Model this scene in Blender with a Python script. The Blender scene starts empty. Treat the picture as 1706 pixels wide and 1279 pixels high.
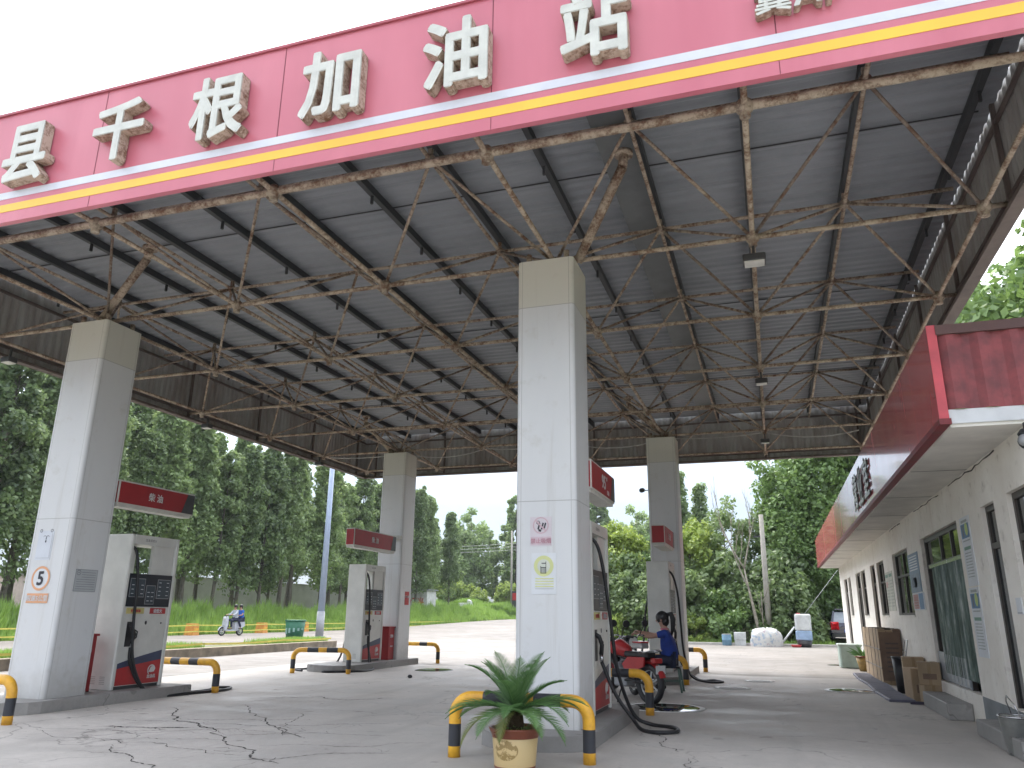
import bpy, math, random
import numpy as np
from mathutils import Vector, Matrix
random.seed(7)
C = bpy.context.scene.collection
S = bpy.context.scene
K = 0.83                      # everything is laid out in survey units; the last lines scale it to metres
PI = math.pi
# ------------------------------------------------------------------ camera, sky, sun, exposure
def cam_axes(yaw, pitch, roll):
    f = Vector((-math.sin(yaw)*math.cos(pitch), math.cos(yaw)*math.cos(pitch), math.sin(pitch)))
    r = Vector((math.cos(yaw), math.sin(yaw), 0)); u = r.cross(f)
    c, s = math.cos(roll), math.sin(roll)
    return c*r+s*u, -s*r+c*u, f
cd = bpy.data.cameras.new('camera'); cam = bpy.data.objects.new('camera', cd); C.objects.link(cam)
r_, u_, f_ = cam_axes(.3203371, .2903661, .0107386)
cam.matrix_world = Matrix(((r_.x, u_.x, -f_.x, 0), (r_.y, u_.y, -f_.y, 0), (r_.z, u_.z, -f_.z, 1.6*K), (0, 0, 0, 1)))
cd.sensor_width = 36; cd.lens = 1280.53/1706*36; cd.clip_end = 3000; cd.clip_start = .05
S.camera = cam
SUN_EL, SUN_AZ = 60, 325      # azimuth: compass angle of the sun (0 = +Y, clockwise)
w = bpy.data.worlds.new('World'); S.world = w; w.use_nodes = True
nt = w.node_tree; bg = nt.nodes['Background']; sky = nt.nodes.new('ShaderNodeTexSky')
sky.sky_type = 'NISHITA'; sky.sun_disc = False; sky.sun_elevation = math.radians(SUN_EL); sky.sun_rotation = math.radians(SUN_AZ)
sky.air_density = 1.0; sky.dust_density = 2.0; sky.ozone_density = 1.0; sky.altitude = 0
hsv = nt.nodes.new('ShaderNodeHueSaturation'); hsv.inputs['Saturation'].default_value = .28
nt.links.new(sky.outputs[0], hsv.inputs['Color'])
tcw = nt.nodes.new('ShaderNodeTexCoord'); spw = nt.nodes.new('ShaderNodeSeparateXYZ'); nt.links.new(tcw.outputs['Generated'], spw.inputs[0])   # overcast: darker and bluer towards the horizon
crw = nt.nodes.new('ShaderNodeValToRGB'); crw.color_ramp.elements[0].position = .13; crw.color_ramp.elements[0].color = (.19, .215, .25, 1)
crw.color_ramp.elements[1].position = .42; crw.color_ramp.elements[1].color = (1, 1, 1, 1); e_ = crw.color_ramp.elements.new(.2); e_.color = (.3, .33, .365, 1)
e2_ = crw.color_ramp.elements.new(.28); e2_.color = (.72, .74, .77, 1)
nt.links.new(spw.outputs['Z'], crw.inputs[0]); mlw = nt.nodes.new('ShaderNodeMixRGB'); mlw.blend_type = 'MULTIPLY'; mlw.inputs[0].default_value = 1
nt.links.new(hsv.outputs[0], mlw.inputs[1]); nt.links.new(crw.outputs[0], mlw.inputs[2]); nt.links.new(mlw.outputs[0], bg.inputs['Color'])
bg.inputs['Strength'].default_value = .15
sl = bpy.data.lights.new('sun', 'SUN'); so = bpy.data.objects.new('sun', sl); C.objects.link(so)
sl.energy = .5; sl.angle = math.radians(14); sl.color = (1, .96, .88)
az, el = math.radians(SUN_AZ), math.radians(SUN_EL)
sd = Vector((math.sin(az)*math.cos(el), math.cos(az)*math.cos(el), math.sin(el)))
so.rotation_euler = sd.to_track_quat('Z', 'Y').to_euler()
S.view_settings.view_transform = 'Standard'; S.view_settings.look = 'None'
S.view_settings.gamma = 1; S.view_settings.exposure = 2.35; S.view_settings.use_curve_mapping = False
S.cycles.max_bounces = 8; S.cycles.diffuse_bounces = 4; S.cycles.transparent_max_bounces = 8

# ------------------------------------------------------------------ materials
MATS = {}
class NB:
    def __init__(s, name):
        s.m = bpy.data.materials.new(name); s.m.use_nodes = True; s.t = s.m.node_tree
        s.b = s.t.nodes['Principled BSDF']; s.out = s.t.nodes['Material Output']; s._co = None
    def n(s, ty, **kw):
        x = s.t.nodes.new(ty)
        for k, v in kw.items():
            if k[0] == '_': x.inputs[int(k[1:])].default_value = v
            else: setattr(x, k, v)
        return x
    def l(s, a, b): s.t.links.new(a, b)
    def co(s):
        if s._co is None:
            tc = s.n('ShaderNodeTexCoord'); mp = s.n('ShaderNodeMapping'); mp.inputs['Scale'].default_value = (1/K,)*3
            s.l(tc.outputs['Object'], mp.inputs['Vector']); s._co = mp.outputs[0]
        return s._co
    def vec(s, sc):
        mp = s.n('ShaderNodeMapping'); mp.inputs['Scale'].default_value = sc; s.l(s.co(), mp.inputs['Vector']); return mp.outputs[0]
    def noise(s, scale, detail=4, rough=.55, st=(1, 1, 1)):
        x = s.n('ShaderNodeTexNoise'); x.inputs['Scale'].default_value = scale; x.inputs['Detail'].default_value = detail
        x.inputs['Roughness'].default_value = rough; s.l(s.vec(st) if st != (1, 1, 1) else s.co(), x.inputs['Vector']); return x.outputs[0]
    def math(s, op, a, b=None, c=None, clamp=False):
        x = s.n('ShaderNodeMath', operation=op, use_clamp=clamp)
        for i, v in enumerate((a, b, c)):
            if v is None: continue
            if isinstance(v, (int, float)): x.inputs[i].default_value = v
            else: s.l(v, x.inputs[i])
        return x.outputs[0]
    def ramp(s, f, stops):
        x = s.n('ShaderNodeValToRGB'); cr = x.color_ramp
        while len(cr.elements) < len(stops): cr.elements.new(.5)
        for e, (p, c) in zip(cr.elements, stops):
            e.position = p; e.color = (c, c, c, 1) if isinstance(c, (int, float)) else (*c, 1)
        s.l(f, x.inputs[0]); return x.outputs[0]
    def mix(s, f, a, b, mode='MIX'):
        x = s.n('ShaderNodeMixRGB', blend_type=mode)
        for i, v in enumerate((f, a, b)):
            if isinstance(v, (int, float)): x.inputs[i].default_value = v if i == 0 else (v, v, v, 1)
            elif isinstance(v, tuple): x.inputs[i].default_value = (*v, 1)
            else: s.l(v, x.inputs[i])
        return x.outputs[0]
    def xyz(s):
        x = s.n('ShaderNodeSeparateXYZ'); s.l(s.co(), x.inputs[0]); return x.outputs
    def color(s, v):
        if isinstance(v, tuple): s.b.inputs['Base Color'].default_value = (*v, 1)
        else: s.l(v, s.b.inputs['Base Color'])
    def bump(s, h, st=.3, dist=.02):
        x = s.n('ShaderNodeBump'); x.inputs['Strength'].default_value = st; x.inputs['Distance'].default_value = dist
        s.l(h, x.inputs['Height']); s.l(x.outputs[0], s.b.inputs['Normal'])
    def rough(s, v):
        if isinstance(v, (int, float)): s.b.inputs['Roughness'].default_value = v
        else: s.l(v, s.b.inputs['Roughness'])
def mat(name, base, rough=.6, metal=0, dirt=.25, scale=3, bump=0, bscale=40, coat=0, dirtcol=None, emit=None):
    if name in MATS: return MATS[name]
    b = NB(name); f = b.noise(scale, 6, .6)
    lo = dirtcol or tuple(c*(1-dirt) for c in base); hi = tuple(min(1, c*(1+dirt*.35)) for c in base)
    b.color(b.mix(b.ramp(f, [(.3, 0), (.68, 1)]), lo, hi))
    b.rough(b.math('MULTIPLY_ADD', f, .2, rough-.1, clamp=True)); b.b.inputs['Metallic'].default_value = metal
    b.b.inputs['Coat Weight'].default_value = coat
    if bump: b.bump(b.noise(bscale, 3), bump)
    MATS[name] = b.m; return b.m
def mat_rust_paint(name, paint, amount=.5, rustc=(.12, .058, .03)):
    b = NB(name); f = b.noise(5, 8, .7); g = b.noise(24, 5, .7)
    h = b.math('ADD', b.math('MULTIPLY', f, .6), b.math('MULTIPLY', g, .4))
    c = b.ramp(h, [(amount-.1, rustc), (amount-.01, tuple(x*.55+y*.3 for x, y in zip(paint, rustc))), (amount+.05, paint)])
    b.color(c); b.rough(.75); b.bump(g, .4, .01); MATS[name] = b.m; return b.m
def mat_leaf(name, dark, light, trans=.35):
    b = NB(name); b.t.nodes.remove(b.b)
    geo = b.n('ShaderNodeNewGeometry'); oi = b.n('ShaderNodeObjectInfo')
    r = b.math('ADD', b.math('MULTIPLY', geo.outputs['Random Per Island'], .6), b.math('MULTIPLY', oi.outputs['Random'], .4))
    n = b.noise(.55, 3)
    r2 = b.math('ADD', b.math('MULTIPLY', r, .6), b.math('MULTIPLY', n, .45), clamp=True)
    col = b.ramp(r2, [(.15, dark), (.85, light)])
    d = b.n('ShaderNodeBsdfDiffuse'); tr = b.n('ShaderNodeBsdfTranslucent'); g = b.n('ShaderNodeBsdfGlossy'); g.inputs['Roughness'].default_value = .45
    b.l(col, d.inputs[0]); hs = b.n('ShaderNodeHueSaturation'); hs.inputs['Hue'].default_value = .485; hs.inputs['Value'].default_value = 1.5
    b.l(col, hs.inputs['Color']); b.l(hs.outputs[0], tr.inputs[0])
    m1 = b.n('ShaderNodeMixShader'); m1.inputs[0].default_value = trans; b.l(d.outputs[0], m1.inputs[1]); b.l(tr.outputs[0], m1.inputs[2])
    m2 = b.n('ShaderNodeMixShader'); m2.inputs[0].default_value = .05; b.l(m1.outputs[0], m2.inputs[1]); b.l(g.outputs[0], m2.inputs[2])
    b.l(m2.outputs[0], b.out.inputs[0]); MATS[name] = b.m; return b.m

WHITE = mat('white_enamel', (.62, .62, .58), .35, dirt=.18, scale=1.5)
WHITE2 = mat('white_paint', (.66, .66, .64), .6, dirt=.15)
CREAM = mat('cream_metal', (.55, .54, .49), .45, dirt=.15)
BLACK = mat('black_rubber', (.016, .016, .018), .5, dirt=.3)
DGREY = mat('dark_grey_plastic', (.05, .052, .055), .45)
GREY = mat('grey_metal', (.3, .31, .32), .5, .3)
STEEL = mat('bright_steel', (.55, .55, .56), .25, 1, dirt=.2)
RED = mat('red_paint', (.42, .028, .03), .4, dirt=.25)
DRED = mat('deep_red_plastic', (.3, .018, .022), .55, dirt=.2)
NAVY = mat('navy_paint', (.04, .055, .11), .4)
YEL = mat('yellow_paint', (.78, .42, .03), .45, dirt=.22, dirtcol=(.55, .27, .03), scale=6)
BLKP = mat('black_paint', (.035, .037, .045), .5, dirt=.3)
RUST = mat_rust_paint('rusty_cream_pipe', (.4, .33, .255), .5)
RUSTD = mat_rust_paint('rusty_dark_pipe', (.25, .21, .17), .5)
RUSTN = mat_rust_paint('rusty_node', (.33, .28, .22), .5)
LETF = mat('letter_face', (.6, .61, .57), .4, dirt=.18, scale=4)
LETS = mat_rust_paint('letter_side', (.5, .42, .34), .48, (.16, .075, .035))
PURL = mat('purlin_steel', (.035, .038, .042), .6)
PLAST = mat('pale_plastic', (.6, .62, .62), .4)
PAPER = mat('paper', (.64, .66, .68), .7, dirt=.08)
INK = mat('ink', (.05, .05, .06), .8)
REDINK = mat('red_ink', (.55, .05, .06), .7)
PINKINK = mat('faded_pink_ink', (.56, .4, .44), .7, dirt=.1)
PINKBG = mat('faded_pink_paper', (.6, .55, .58), .7, dirt=.08)
YELINK = mat('faded_yellow_ink', (.6, .63, .3), .7, dirt=.1)
ORANGE = mat('faded_orange_ink', (.68, .36, .2), .7, dirt=.1)
BLUEINK = mat('blue_ink', (.1, .22, .38), .6)
GREENINK = mat('green_ink', (.16, .3, .22), .6)
CARD = mat('cardboard', (.36, .26, .16), .8, dirt=.2)
CARDD = mat('brown_cardboard', (.2, .13, .09), .8, dirt=.3)
TAPE = mat('packing_tape', (.07, .05, .035), .4)
SKIN = mat('skin', (.42, .24, .17), .55, dirt=.1)
HAIR = mat('black_hair', (.012, .011, .011), .45)
BLUE = mat('blue_cloth', (.015, .045, .26), .8, dirt=.3, scale=8)
DBLUE = mat('dark_blue_cloth', (.015, .02, .05), .8, dirt=.3)
LCLOTH = mat('pale_cloth', (.5, .54, .58), .8, dirt=.3, scale=8)
DGLASS = mat('dark_glass', (.012, .02, .026), .08, dirt=.2)
LENS = mat('lamp_lens', (.6, .6, .56), .2)
TRUNK = mat('bark', (.13, .115, .09), .9, dirt=.45, scale=6, bump=.6, bscale=14)
PALEBARK = mat('pale_bark', (.3, .27, .22), .9, dirt=.35, scale=5, bump=.4, bscale=14)
CONCP = mat('pole_concrete', (.34, .32, .28), .85, dirt=.2)
WOOD = mat('dark_door_wood', (.055, .045, .038), .45, dirt=.4)
GREENP = mat('green_plastic', (.03, .16, .09), .5)
LEAF1 = mat_leaf('poplar_leaf', (.038, .078, .028), (.29, .4, .155), .4)
LEAF2 = mat_leaf('shrub_leaf', (.045, .1, .028), (.22, .34, .1), .28)
LEAF3 = mat_leaf('yellow_green_leaf', (.1, .18, .03), (.36, .45, .1))
LEAF4 = mat_leaf('grey_green_leaf', (.05, .1, .033), (.24, .33, .13), .4)
GRASS = mat_leaf('grass_blade', (.09, .19, .03), (.27, .42, .09), .4)
PALM = mat_leaf('cycad_leaf', (.045, .13, .04), (.17, .31, .1), .3)
DRYL = mat_leaf('cycad_old_leaf', (.08, .15, .03), (.3, .3, .1), .3)

# ------------------------------------------------------------------ mesh helpers
class MB:
    def __init__(s): s.v = []; s.f = []; s.m = []; s.sm = []; s.cur = 0; s.smooth = False
    def face(s, idx, mi=None): s.f.append(idx); s.m.append(s.cur if mi is None else mi); s.sm.append(s.smooth)
    def add(s, vs, fs, mi=None):
        o = len(s.v); s.v += [tuple(v) for v in vs]
        for f in fs: s.face([o+i for i in f], mi)
        return s
    def box(s, x0, y0, z0, x1, y1, z1, mi=None, bev=0):
        if x0 > x1: x0, x1 = x1, x0
        if y0 > y1: y0, y1 = y1, y0
        if z0 > z1: z0, z1 = z1, z0
        if bev:
            return s.rbox(x0, y0, z0, x1, y1, z1, bev, mi)
        v = [(x0, y0, z0), (x1, y0, z0), (x1, y1, z0), (x0, y1, z0), (x0, y0, z1), (x1, y0, z1), (x1, y1, z1), (x0, y1, z1)]
        return s.add(v, [(3, 2, 1, 0), (4, 5, 6, 7), (0, 1, 5, 4), (1, 2, 6, 5), (2, 3, 7, 6), (3, 0, 4, 7)], mi)
    def rbox(s, x0, y0, z0, x1, y1, z1, r, mi=None):
        # chamfered box
        r = min(r, (x1-x0)/2.01, (y1-y0)/2.01, (z1-z0)/2.01)
        def ring(z, i): return [(x0+i+(r-i), y0+i, z), (x1-r, y0+i, z), (x1-i, y0+r, z), (x1-i, y1-r, z), (x1-r, y1-i, z), (x0+r, y1-i, z), (x0+i, y1-r, z), (x0+i, y0+r, z)]
        v = ring(z0, r*.6)+ring(z0+r*.6, 0)+ring(z1-r*.6, 0)+ring(z1, r*.6)
        f = [tuple(range(7, -1, -1)), tuple(range(24, 32))]
        for k in range(3):
            for i in range(8): j = (i+1) % 8; f.append((k*8+i, k*8+j, k*8+8+j, k*8+8+i))
        return s.add(v, f, mi)
    def tube(s, path, r, n=8, mi=None, caps=True, closed=False, rs=None, mis=None):
        P = [Vector(p) for p in path]; N = len(P); o = len(s.v); up = Vector((.123, .217, .968)).normalized()
        prev = None
        for i, p in enumerate(P):
            a = P[(i-1) % N] if (closed or i > 0) else P[i]; b = P[(i+1) % N] if (closed or i < N-1) else P[i]
            t = (b-a).normalized()
            if prev is None:
                x = t.cross(up)
                if x.length < .1: x = t.cross(Vector((1, 0, 0)))
                x.normalize()
            else: x = (prev-t*prev.dot(t)).normalized()
            prev = x; y = t.cross(x); rr = rs[i] if rs else r
            for k in range(n): a_ = 2*PI*k/n; s.v.append(tuple(p+x*(rr*math.cos(a_))+y*(rr*math.sin(a_))))
        old = s.smooth; s.smooth = True
        for i in range(N if closed else N-1):
            i2 = (i+1) % N
            for k in range(n): k2 = (k+1) % n; s.face([o+i*n+k, o+i*n+k2, o+i2*n+k2, o+i2*n+k], mis[i] if mis else mi)
        s.smooth = old
        if caps and not closed:
            s.face([o+k for k in range(n-1, -1, -1)], mi if not mis else mis[0]); s.face([o+(N-1)*n+k for k in range(n)], mi if not mis else mis[-1])
        return s
    def lathe(s, prof, c=(0, 0, 0), n=24, axis='z', mi=None):
        # prof: list of (r, h)
        o = len(s.v); c = Vector(c); old = s.smooth; s.smooth = True
        for r, h in prof:
            for k in range(n):
                a = 2*PI*k/n; x, y = r*math.cos(a), r*math.sin(a)
                v = {'z': (x, y, h), 'x': (h, x, y), 'y': (y, h, x)}[axis]; s.v.append(tuple(c+Vector(v)))
        for i in range(len(prof)-1):
            for k in range(n): k2 = (k+1) % n; s.face([o+i*n+k, o+i*n+k2, o+(i+1)*n+k2, o+(i+1)*n+k], mi)
        s.smooth = old
        if prof[0][0] > 1e-4: s.face([o+k for k in range(n-1, -1, -1)], mi)
        if prof[-1][0] > 1e-4: s.face([o+(len(prof)-1)*n+k for k in range(n)], mi)
        return s
    def ball(s, c, r, n=12, mi=None, sc=(1, 1, 1)):
        o = len(s.v); m = n//2; old = s.smooth; s.smooth = True
        for i in range(m+1):
            th = PI*i/m
            for k in range(n):
                a = 2*PI*k/n; s.v.append((c[0]+r*sc[0]*math.sin(th)*math.cos(a), c[1]+r*sc[1]*math.sin(th)*math.sin(a), c[2]+r*sc[2]*math.cos(th)))
        for i in range(m):
            for k in range(n): k2 = (k+1) % n; s.face([o+i*n+k, o+(i+1)*n+k, o+(i+1)*n+k2, o+i*n+k2], mi)
        s.smooth = old; return s
    def prism(s, poly, a, b, axis='z', mi=None):
        # poly: list of 2D points (counter-clockwise); extruded from a to b along axis
        n = len(poly); P = {'z': lambda p, h: (p[0], p[1], h), 'x': lambda p, h: (h, p[0], p[1]), 'y': lambda p, h: (p[0], h, p[1])}[axis]
        v = [P(p, a) for p in poly]+[P(p, b) for p in poly]
        f = [tuple(range(n-1, -1, -1)), tuple(range(n, 2*n))]+[(i, (i+1) % n, n+(i+1) % n, n+i) for i in range(n)]
        return s.add(v, f, mi)
    def torus(s, c, R, r, axis='y', n=28, m=8, mi=None):
        pts = []
        for k in range(n):
            a = 2*PI*k/n; x, y = R*math.cos(a), R*math.sin(a)
            pts.append(tuple(Vector(c)+Vector({'y': (x, 0, y), 'x': (0, x, y), 'z': (x, y, 0)}[axis])))
        return s.tube(pts, r, m, mi, closed=True)
    def mesh(s, name, mats, off=(0, 0, 0)):
        me = bpy.data.meshes.new(name)
        v = [(a-off[0], b-off[1], c-off[2]) for a, b, c in s.v]
        me.from_pydata(v, [], s.f)
        for m in (mats if isinstance(mats, (list, tuple)) else [mats]): me.materials.append(m)
        me.polygons.foreach_set('material_index', s.m); me.polygons.foreach_set('use_smooth', s.sm); me.update(); return me
    def build(s, name, mats, parent=None, off=None, loc=None):
        """off=None: coordinates are world ones (parent's location is taken off); off=(0,0,0): already local"""
        if off is None: off = parent_loc(parent) if parent else (0, 0, 0)
        o = bpy.data.objects.new(name, s.mesh(name, mats, off)); C.objects.link(o)
        if parent: o.parent = parent
        if loc: o.location = loc
        return o
def parent_loc(p):
    v = Vector((0, 0, 0))
    while p: v += p.location; p = p.parent
    return tuple(v)
def tag(o, label=None, cat=None, group=None, kind=None):
    if label: o['label'] = label
    if cat: o['category'] = cat
    if group: o['group'] = group
    if kind: o['kind'] = kind
    return o
def thing(name, loc, label, cat, group=None, rz=0, sc=1):
    o = bpy.data.objects.new(name, None); o.empty_display_size = .2; C.objects.link(o)
    o.location = loc; o.rotation_euler = (0, 0, rz); o.scale = (sc,)*3; return tag(o, label, cat, group)
def copy_tree(o, parent=None):
    c = o.copy(); C.objects.link(c); c.parent = parent
    for ch in list(o.children): copy_tree(ch, c)
    return c
Z0 = (0, 0, 0)
def arr_mesh(name, V, F, m, smooth=False, fmat=None):
    me = bpy.data.meshes.new(name); n = F.shape[1]
    me.vertices.add(len(V)); me.vertices.foreach_set('co', V.astype(np.float32).ravel())
    me.loops.add(F.size); me.loops.foreach_set('vertex_index', F.astype(np.int32).ravel())
    me.polygons.add(len(F)); me.polygons.foreach_set('loop_start', np.arange(0, F.size, n, dtype=np.int32))
    me.polygons.foreach_set('loop_total', np.full(len(F), n, dtype=np.int32))
    for x in (m if isinstance(m, list) else [m]): me.materials.append(x)
    if fmat is not None: me.polygons.foreach_set('material_index', fmat.astype(np.int32))
    me.update(calc_edges=True); me.validate(); return me
def link(me, name, parent=None, loc=Z0):
    o = bpy.data.objects.new(name, me); C.objects.link(o); o.location = loc
    if parent: o.parent = parent
    return o
_TC = {}
def text_geo(s, bold=.0, extr=.0, font=None):
    key = (s, bold, extr)
    if key not in _TC:
        c = bpy.data.curves.new('lettering', 'FONT'); c.body = s; c.offset = bold; c.extrude = extr; c.resolution_u = 3
        o = bpy.data.objects.new('lettering', c); C.objects.link(o); bpy.context.view_layer.update()
        me = bpy.data.meshes.new_from_object(o.evaluated_get(bpy.context.evaluated_depsgraph_get()))
        V = np.array([v.co[:] for v in me.vertices]); F = [tuple(p.vertices) for p in me.polygons]; NZ = [p.normal.z for p in me.polygons]
        bpy.data.objects.remove(o); bpy.data.curves.remove(c); bpy.data.meshes.remove(me)
        V[:, :2] -= (V[:, :2].min(0)+V[:, :2].max(0))/2; _TC[key] = (V, F, NZ)
    return _TC[key]
def text_add(mb, s, pos, w=None, h=None, face='-y', bold=0, extr=0, mi=0, mside=None):
    V, F, NZ = text_geo(s, 0, extr); V = V.copy()
    if bold:
        V1, F1, N1 = V, F, NZ; V = []; F = []; NZ = []
        for k, (dx, dy) in enumerate(((0, 0), (1, 0), (-1, 0), (0, 1), (0, -1), (.7, .7), (-.7, .7), (.7, -.7), (-.7, -.7))):
            o = len(V)*len(V1); W = V1.copy(); W[:, 0] += dx*bold; W[:, 1] += dy*bold; W[:, 2] += .0012*(k-4)
            V.append(W); F += [tuple(i+o for i in f) for f in F1]; NZ += N1
        V = np.concatenate(V)
    e = V[:, :2].max(0)-V[:, :2].min(0); sx = w/e[0] if w else h/e[1]; sy = h/e[1] if h else sx
    V[:, 0] *= sx; V[:, 1] *= sy
    mp = {'-y': lambda x, y, z: (x, -z, y), '+x': lambda x, y, z: (z, x, y), '-x': lambda x, y, z: (-z, -x, y), 'up': lambda x, y, z: (x, y, z)}[face]
    vs = [tuple(Vector(mp(*v))+Vector(pos)) for v in V]; o = len(mb.v); mb.v += vs
    for f, nz in zip(F, NZ): mb.face([o+i for i in f], mi if (mside is None or abs(nz) > .5) else mside)
    return mb

# ------------------------------------------------------------------ ground and setting
def smooth(a, b, x): t = min(1, max(0, (x-a)/(b-a))); return t*t*(3-2*t)
def terr(x, y):
    z = .8*smooth(60, 118, y)*smooth(0, -12, x)
    z += 1.15*smooth(-38, -43.5, x)
    z += 1.5*smooth(121, 128, y)*smooth(-41, -43.5, x)*0
    if y > 118 and x > -62: z += 1.2*smooth(119, 126, y)*(1-smooth(-38, -43.5, x))
    return z
def grid(xs, ys, dz=0, name='ground', m=None):
    v = [(x, y, terr(x, y)+dz) for y in ys for x in xs]; n = len(xs)
    f = [(j*n+i, j*n+i+1, (j+1)*n+i+1, (j+1)*n+i) for j in range(len(ys)-1) for i in range(n-1)]
    mb = MB(); mb.smooth = True; mb.add(v, f); o = mb.build(name, m); o['kind'] = 'structure'; return o
# earth
b = NB('earth'); f = b.noise(.35, 8, .65); g = b.noise(5, 5)
b.color(b.mix(b.ramp(g, [(.35, 0), (.65, 1)]), b.ramp(f, [(.35, (.1, .13, .04)), (.6, (.2, .17, .11))]), (.09, .12, .04)))
b.rough(.95); b.bump(g, .5, .05); EARTH = b.m
def rng(a, b_, n): return [a+(b_-a)*i/n for i in range(n+1)]
grid([-1500, -300, -120]+rng(-70, 20, 60)+[60, 300, 1500], [-300, -60]+rng(-10, 160, 68)+[300, 1500], -.03, 'ground', EARTH)
# concrete: pale slabs with stains, joints, hairline cracks
def concrete(name, base, wear=1.):
    b = NB(name); n1 = b.noise(.22, 6, .6, (1, .8, 1)); n2 = b.noise(1.3, 8, .68, (.6, 1, 1)); n3 = b.noise(14, 6, .7); n4 = b.noise(70, 2)
    c = b.mix(b.ramp(n1, [(.36, 0), (.62, 1)]), tuple(x*.74 for x in base), tuple(x*1.1 for x in base))
    c = b.mix(b.math('MULTIPLY', b.ramp(n2, [(.38, 1), (.56, 0)]), .34*wear), c, tuple(x*.5 for x in base))
    c = b.mix(b.math('MULTIPLY', b.ramp(n3, [(.3, 1), (.55, 0)]), .22*wear), c, tuple(x*.55 for x in base))
    sp = b.noise(2.6, 3, .5); c = b.mix(b.math('MULTIPLY', b.ramp(sp, [(.66, 0), (.7, 1)]), .45*wear), c, tuple(x*.35 for x in base)); st = b.noise(.55, 5, .6); c = b.mix(b.math('MULTIPLY', b.ramp(st, [(.6, 0), (.72, 1)]), .35*wear), c, (base[0]*.62, base[1]*.56, base[2]*.46))
    vo = b.n('ShaderNodeTexVoronoi', feature='DISTANCE_TO_EDGE'); vo.inputs['Scale'].default_value = .42
    wv = b.n('ShaderNodeVectorMath', operation='ADD'); nn = b.n('ShaderNodeTexNoise'); nn.inputs['Scale'].default_value = 1.1; nn.inputs['Detail'].default_value = 6
    b.l(b.co(), nn.inputs['Vector']); b.l(b.co(), wv.inputs[0]); b.l(nn.outputs[1], wv.inputs[1]); b.l(wv.outputs[0], vo.inputs['Vector'])
    crk = b.math('MULTIPLY', b.ramp(vo.outputs['Distance'], [(.0, 1), (.006, 0)]), b.ramp(n1, [(.48, 0), (.56, .75)]))
    c = b.mix(b.math('MULTIPLY', crk, wear), c, tuple(x*.25 for x in base))
    n5 = b.noise(1.0, 5, .6, (1.6, .12, 1)); c = b.mix(b.math('MULTIPLY', b.ramp(n5, [(.5, 0), (.64, 1)]), .3*wear), c, tuple(x*.6 for x in base))
    b.color(c); b.rough(b.ramp(n2, [(.35, .5), (.6, .85)])); b.bump(b.math('ADD', n3, b.math('MULTIPLY', n4, .4)), .35, .012)
    return b.m
CONC = concrete('forecourt_concrete', (.49, .455, .415))
CONC2 = concrete('road_concrete', (.19, .168, .148), .8)
CONC3 = concrete('lit_concrete_dimmed', (.225, .205, .185))  # darker copy of the forecourt concrete, its colour offsetting open daylight
ISLM = concrete('island_concrete', (.3, .29, .275), .9)
mb = MB(); mb.box(-14.6, -12, -.25, 12, 23.9, 0.0); o = mb.build('forecourt', CONC); o['kind'] = 'structure'
mb = MB(); mb.box(-14.6, 23.91, -.25, 12, 48.3, 0.0); mb.box(-19.62, -12, -.25, -14.61, 48.3, 0.0); o = mb.build('forecourt_lit_dimmed', CONC3); o['kind'] = 'structure'  # same forecourt beyond the canopy's shade, coloured darker to hold back the daylight
grid(rng(-37.2, -21.4, 6), rng(-30, 118, 60), .004, 'road', CONC2)
grid(rng(-21.4, -19.62, 1), rng(33.5, 118, 34), .004, 'road_edge', CONC2)
grid(rng(-19.62, -6.5, 5), rng(48.3, 118, 28), .004, 'side_road', CONC2)
mb = MB()                                      # planted verge held by a low kerb wall, between forecourt and road
mb.box(-21.3, -12, -.2, -19.68, 33.2, .27); o = mb.build('verge_soil', EARTH); o['kind'] = 'structure'
mb = MB(); mb.box(-19.9, -12, -.2, -19.55, 33.4, .31, bev=.02); o = mb.build('kerb', mat('old_kerb', (.3, .25, .19), .9, dirt=.45, scale=2.5, bump=.5)); o['kind'] = 'structure'
mb = MB(); mb.box(-10.5, 48.1, -.1, 12, 48.4, .13, bev=.02); o = mb.build('kerb', mat('pale_kerb', (.5, .48, .44), .85, dirt=.2)); o['kind'] = 'structure'
# named cracks and joints as thin inlaid strips of dark filler lying on the slab
CRKM = mat('crack_dirt', (.07, .064, .058), .95, dirt=.3, scale=10)
def wander(a, b_, R, amp, n):
    P = [a, b_]
    for _ in range(n):
        Q = [P[0]]
        for p, q in zip(P, P[1:]):
            d = (q[0]-p[0], q[1]-p[1]); k = R.gauss(0, amp); Q += [((p[0]+q[0])/2-d[1]*k, (p[1]+q[1])/2+d[0]*k), q]
        P = Q
    return P
def crack(pts, w0, z=.004, jit=.03, seed=1):
    R = random.Random(seed); P = []
    for (a, b_) in zip(pts, pts[1:]): P += wander(a, b_, R, .09, 5)[:-1]
    P.append(pts[-1]); mb = MB(); strip_(mb, P, w0, z, R)
    for _ in range(int(len(P)/22)):                # fine side branches
        i = R.randrange(3, len(P)-3); a_ = R.uniform(0, 2*PI); l_ = R.uniform(.2, .75)
        strip_(mb, wander(P[i], (P[i][0]+l_*math.cos(a_), P[i][1]+l_*math.sin(a_)), R, .12, 4), w0*.4, z, R)
    return mb
def strip_(mb, P, w0, z, R):
    L = []
    for i, p in enumerate(P):
        q = P[min(i+1, len(P)-1)]; r = P[max(i-1, 0)]; d = Vector((q[0]-r[0], q[1]-r[1])); d = d.normalized() if d.length else Vector((1, 0))
        w = w0*(.3+1.0*R.random()**2)*min(1, .2+min(i, len(P)-1-i)*.1); L += [(p[0]-d.y*w, p[1]+d.x*w, z), (p[0]+d.y*w, p[1]-d.x*w, z)]
    mb.add(L, [(2*i, 2*i+1, 2*i+3, 2*i+2) for i in range(len(P)-1)])
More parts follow.
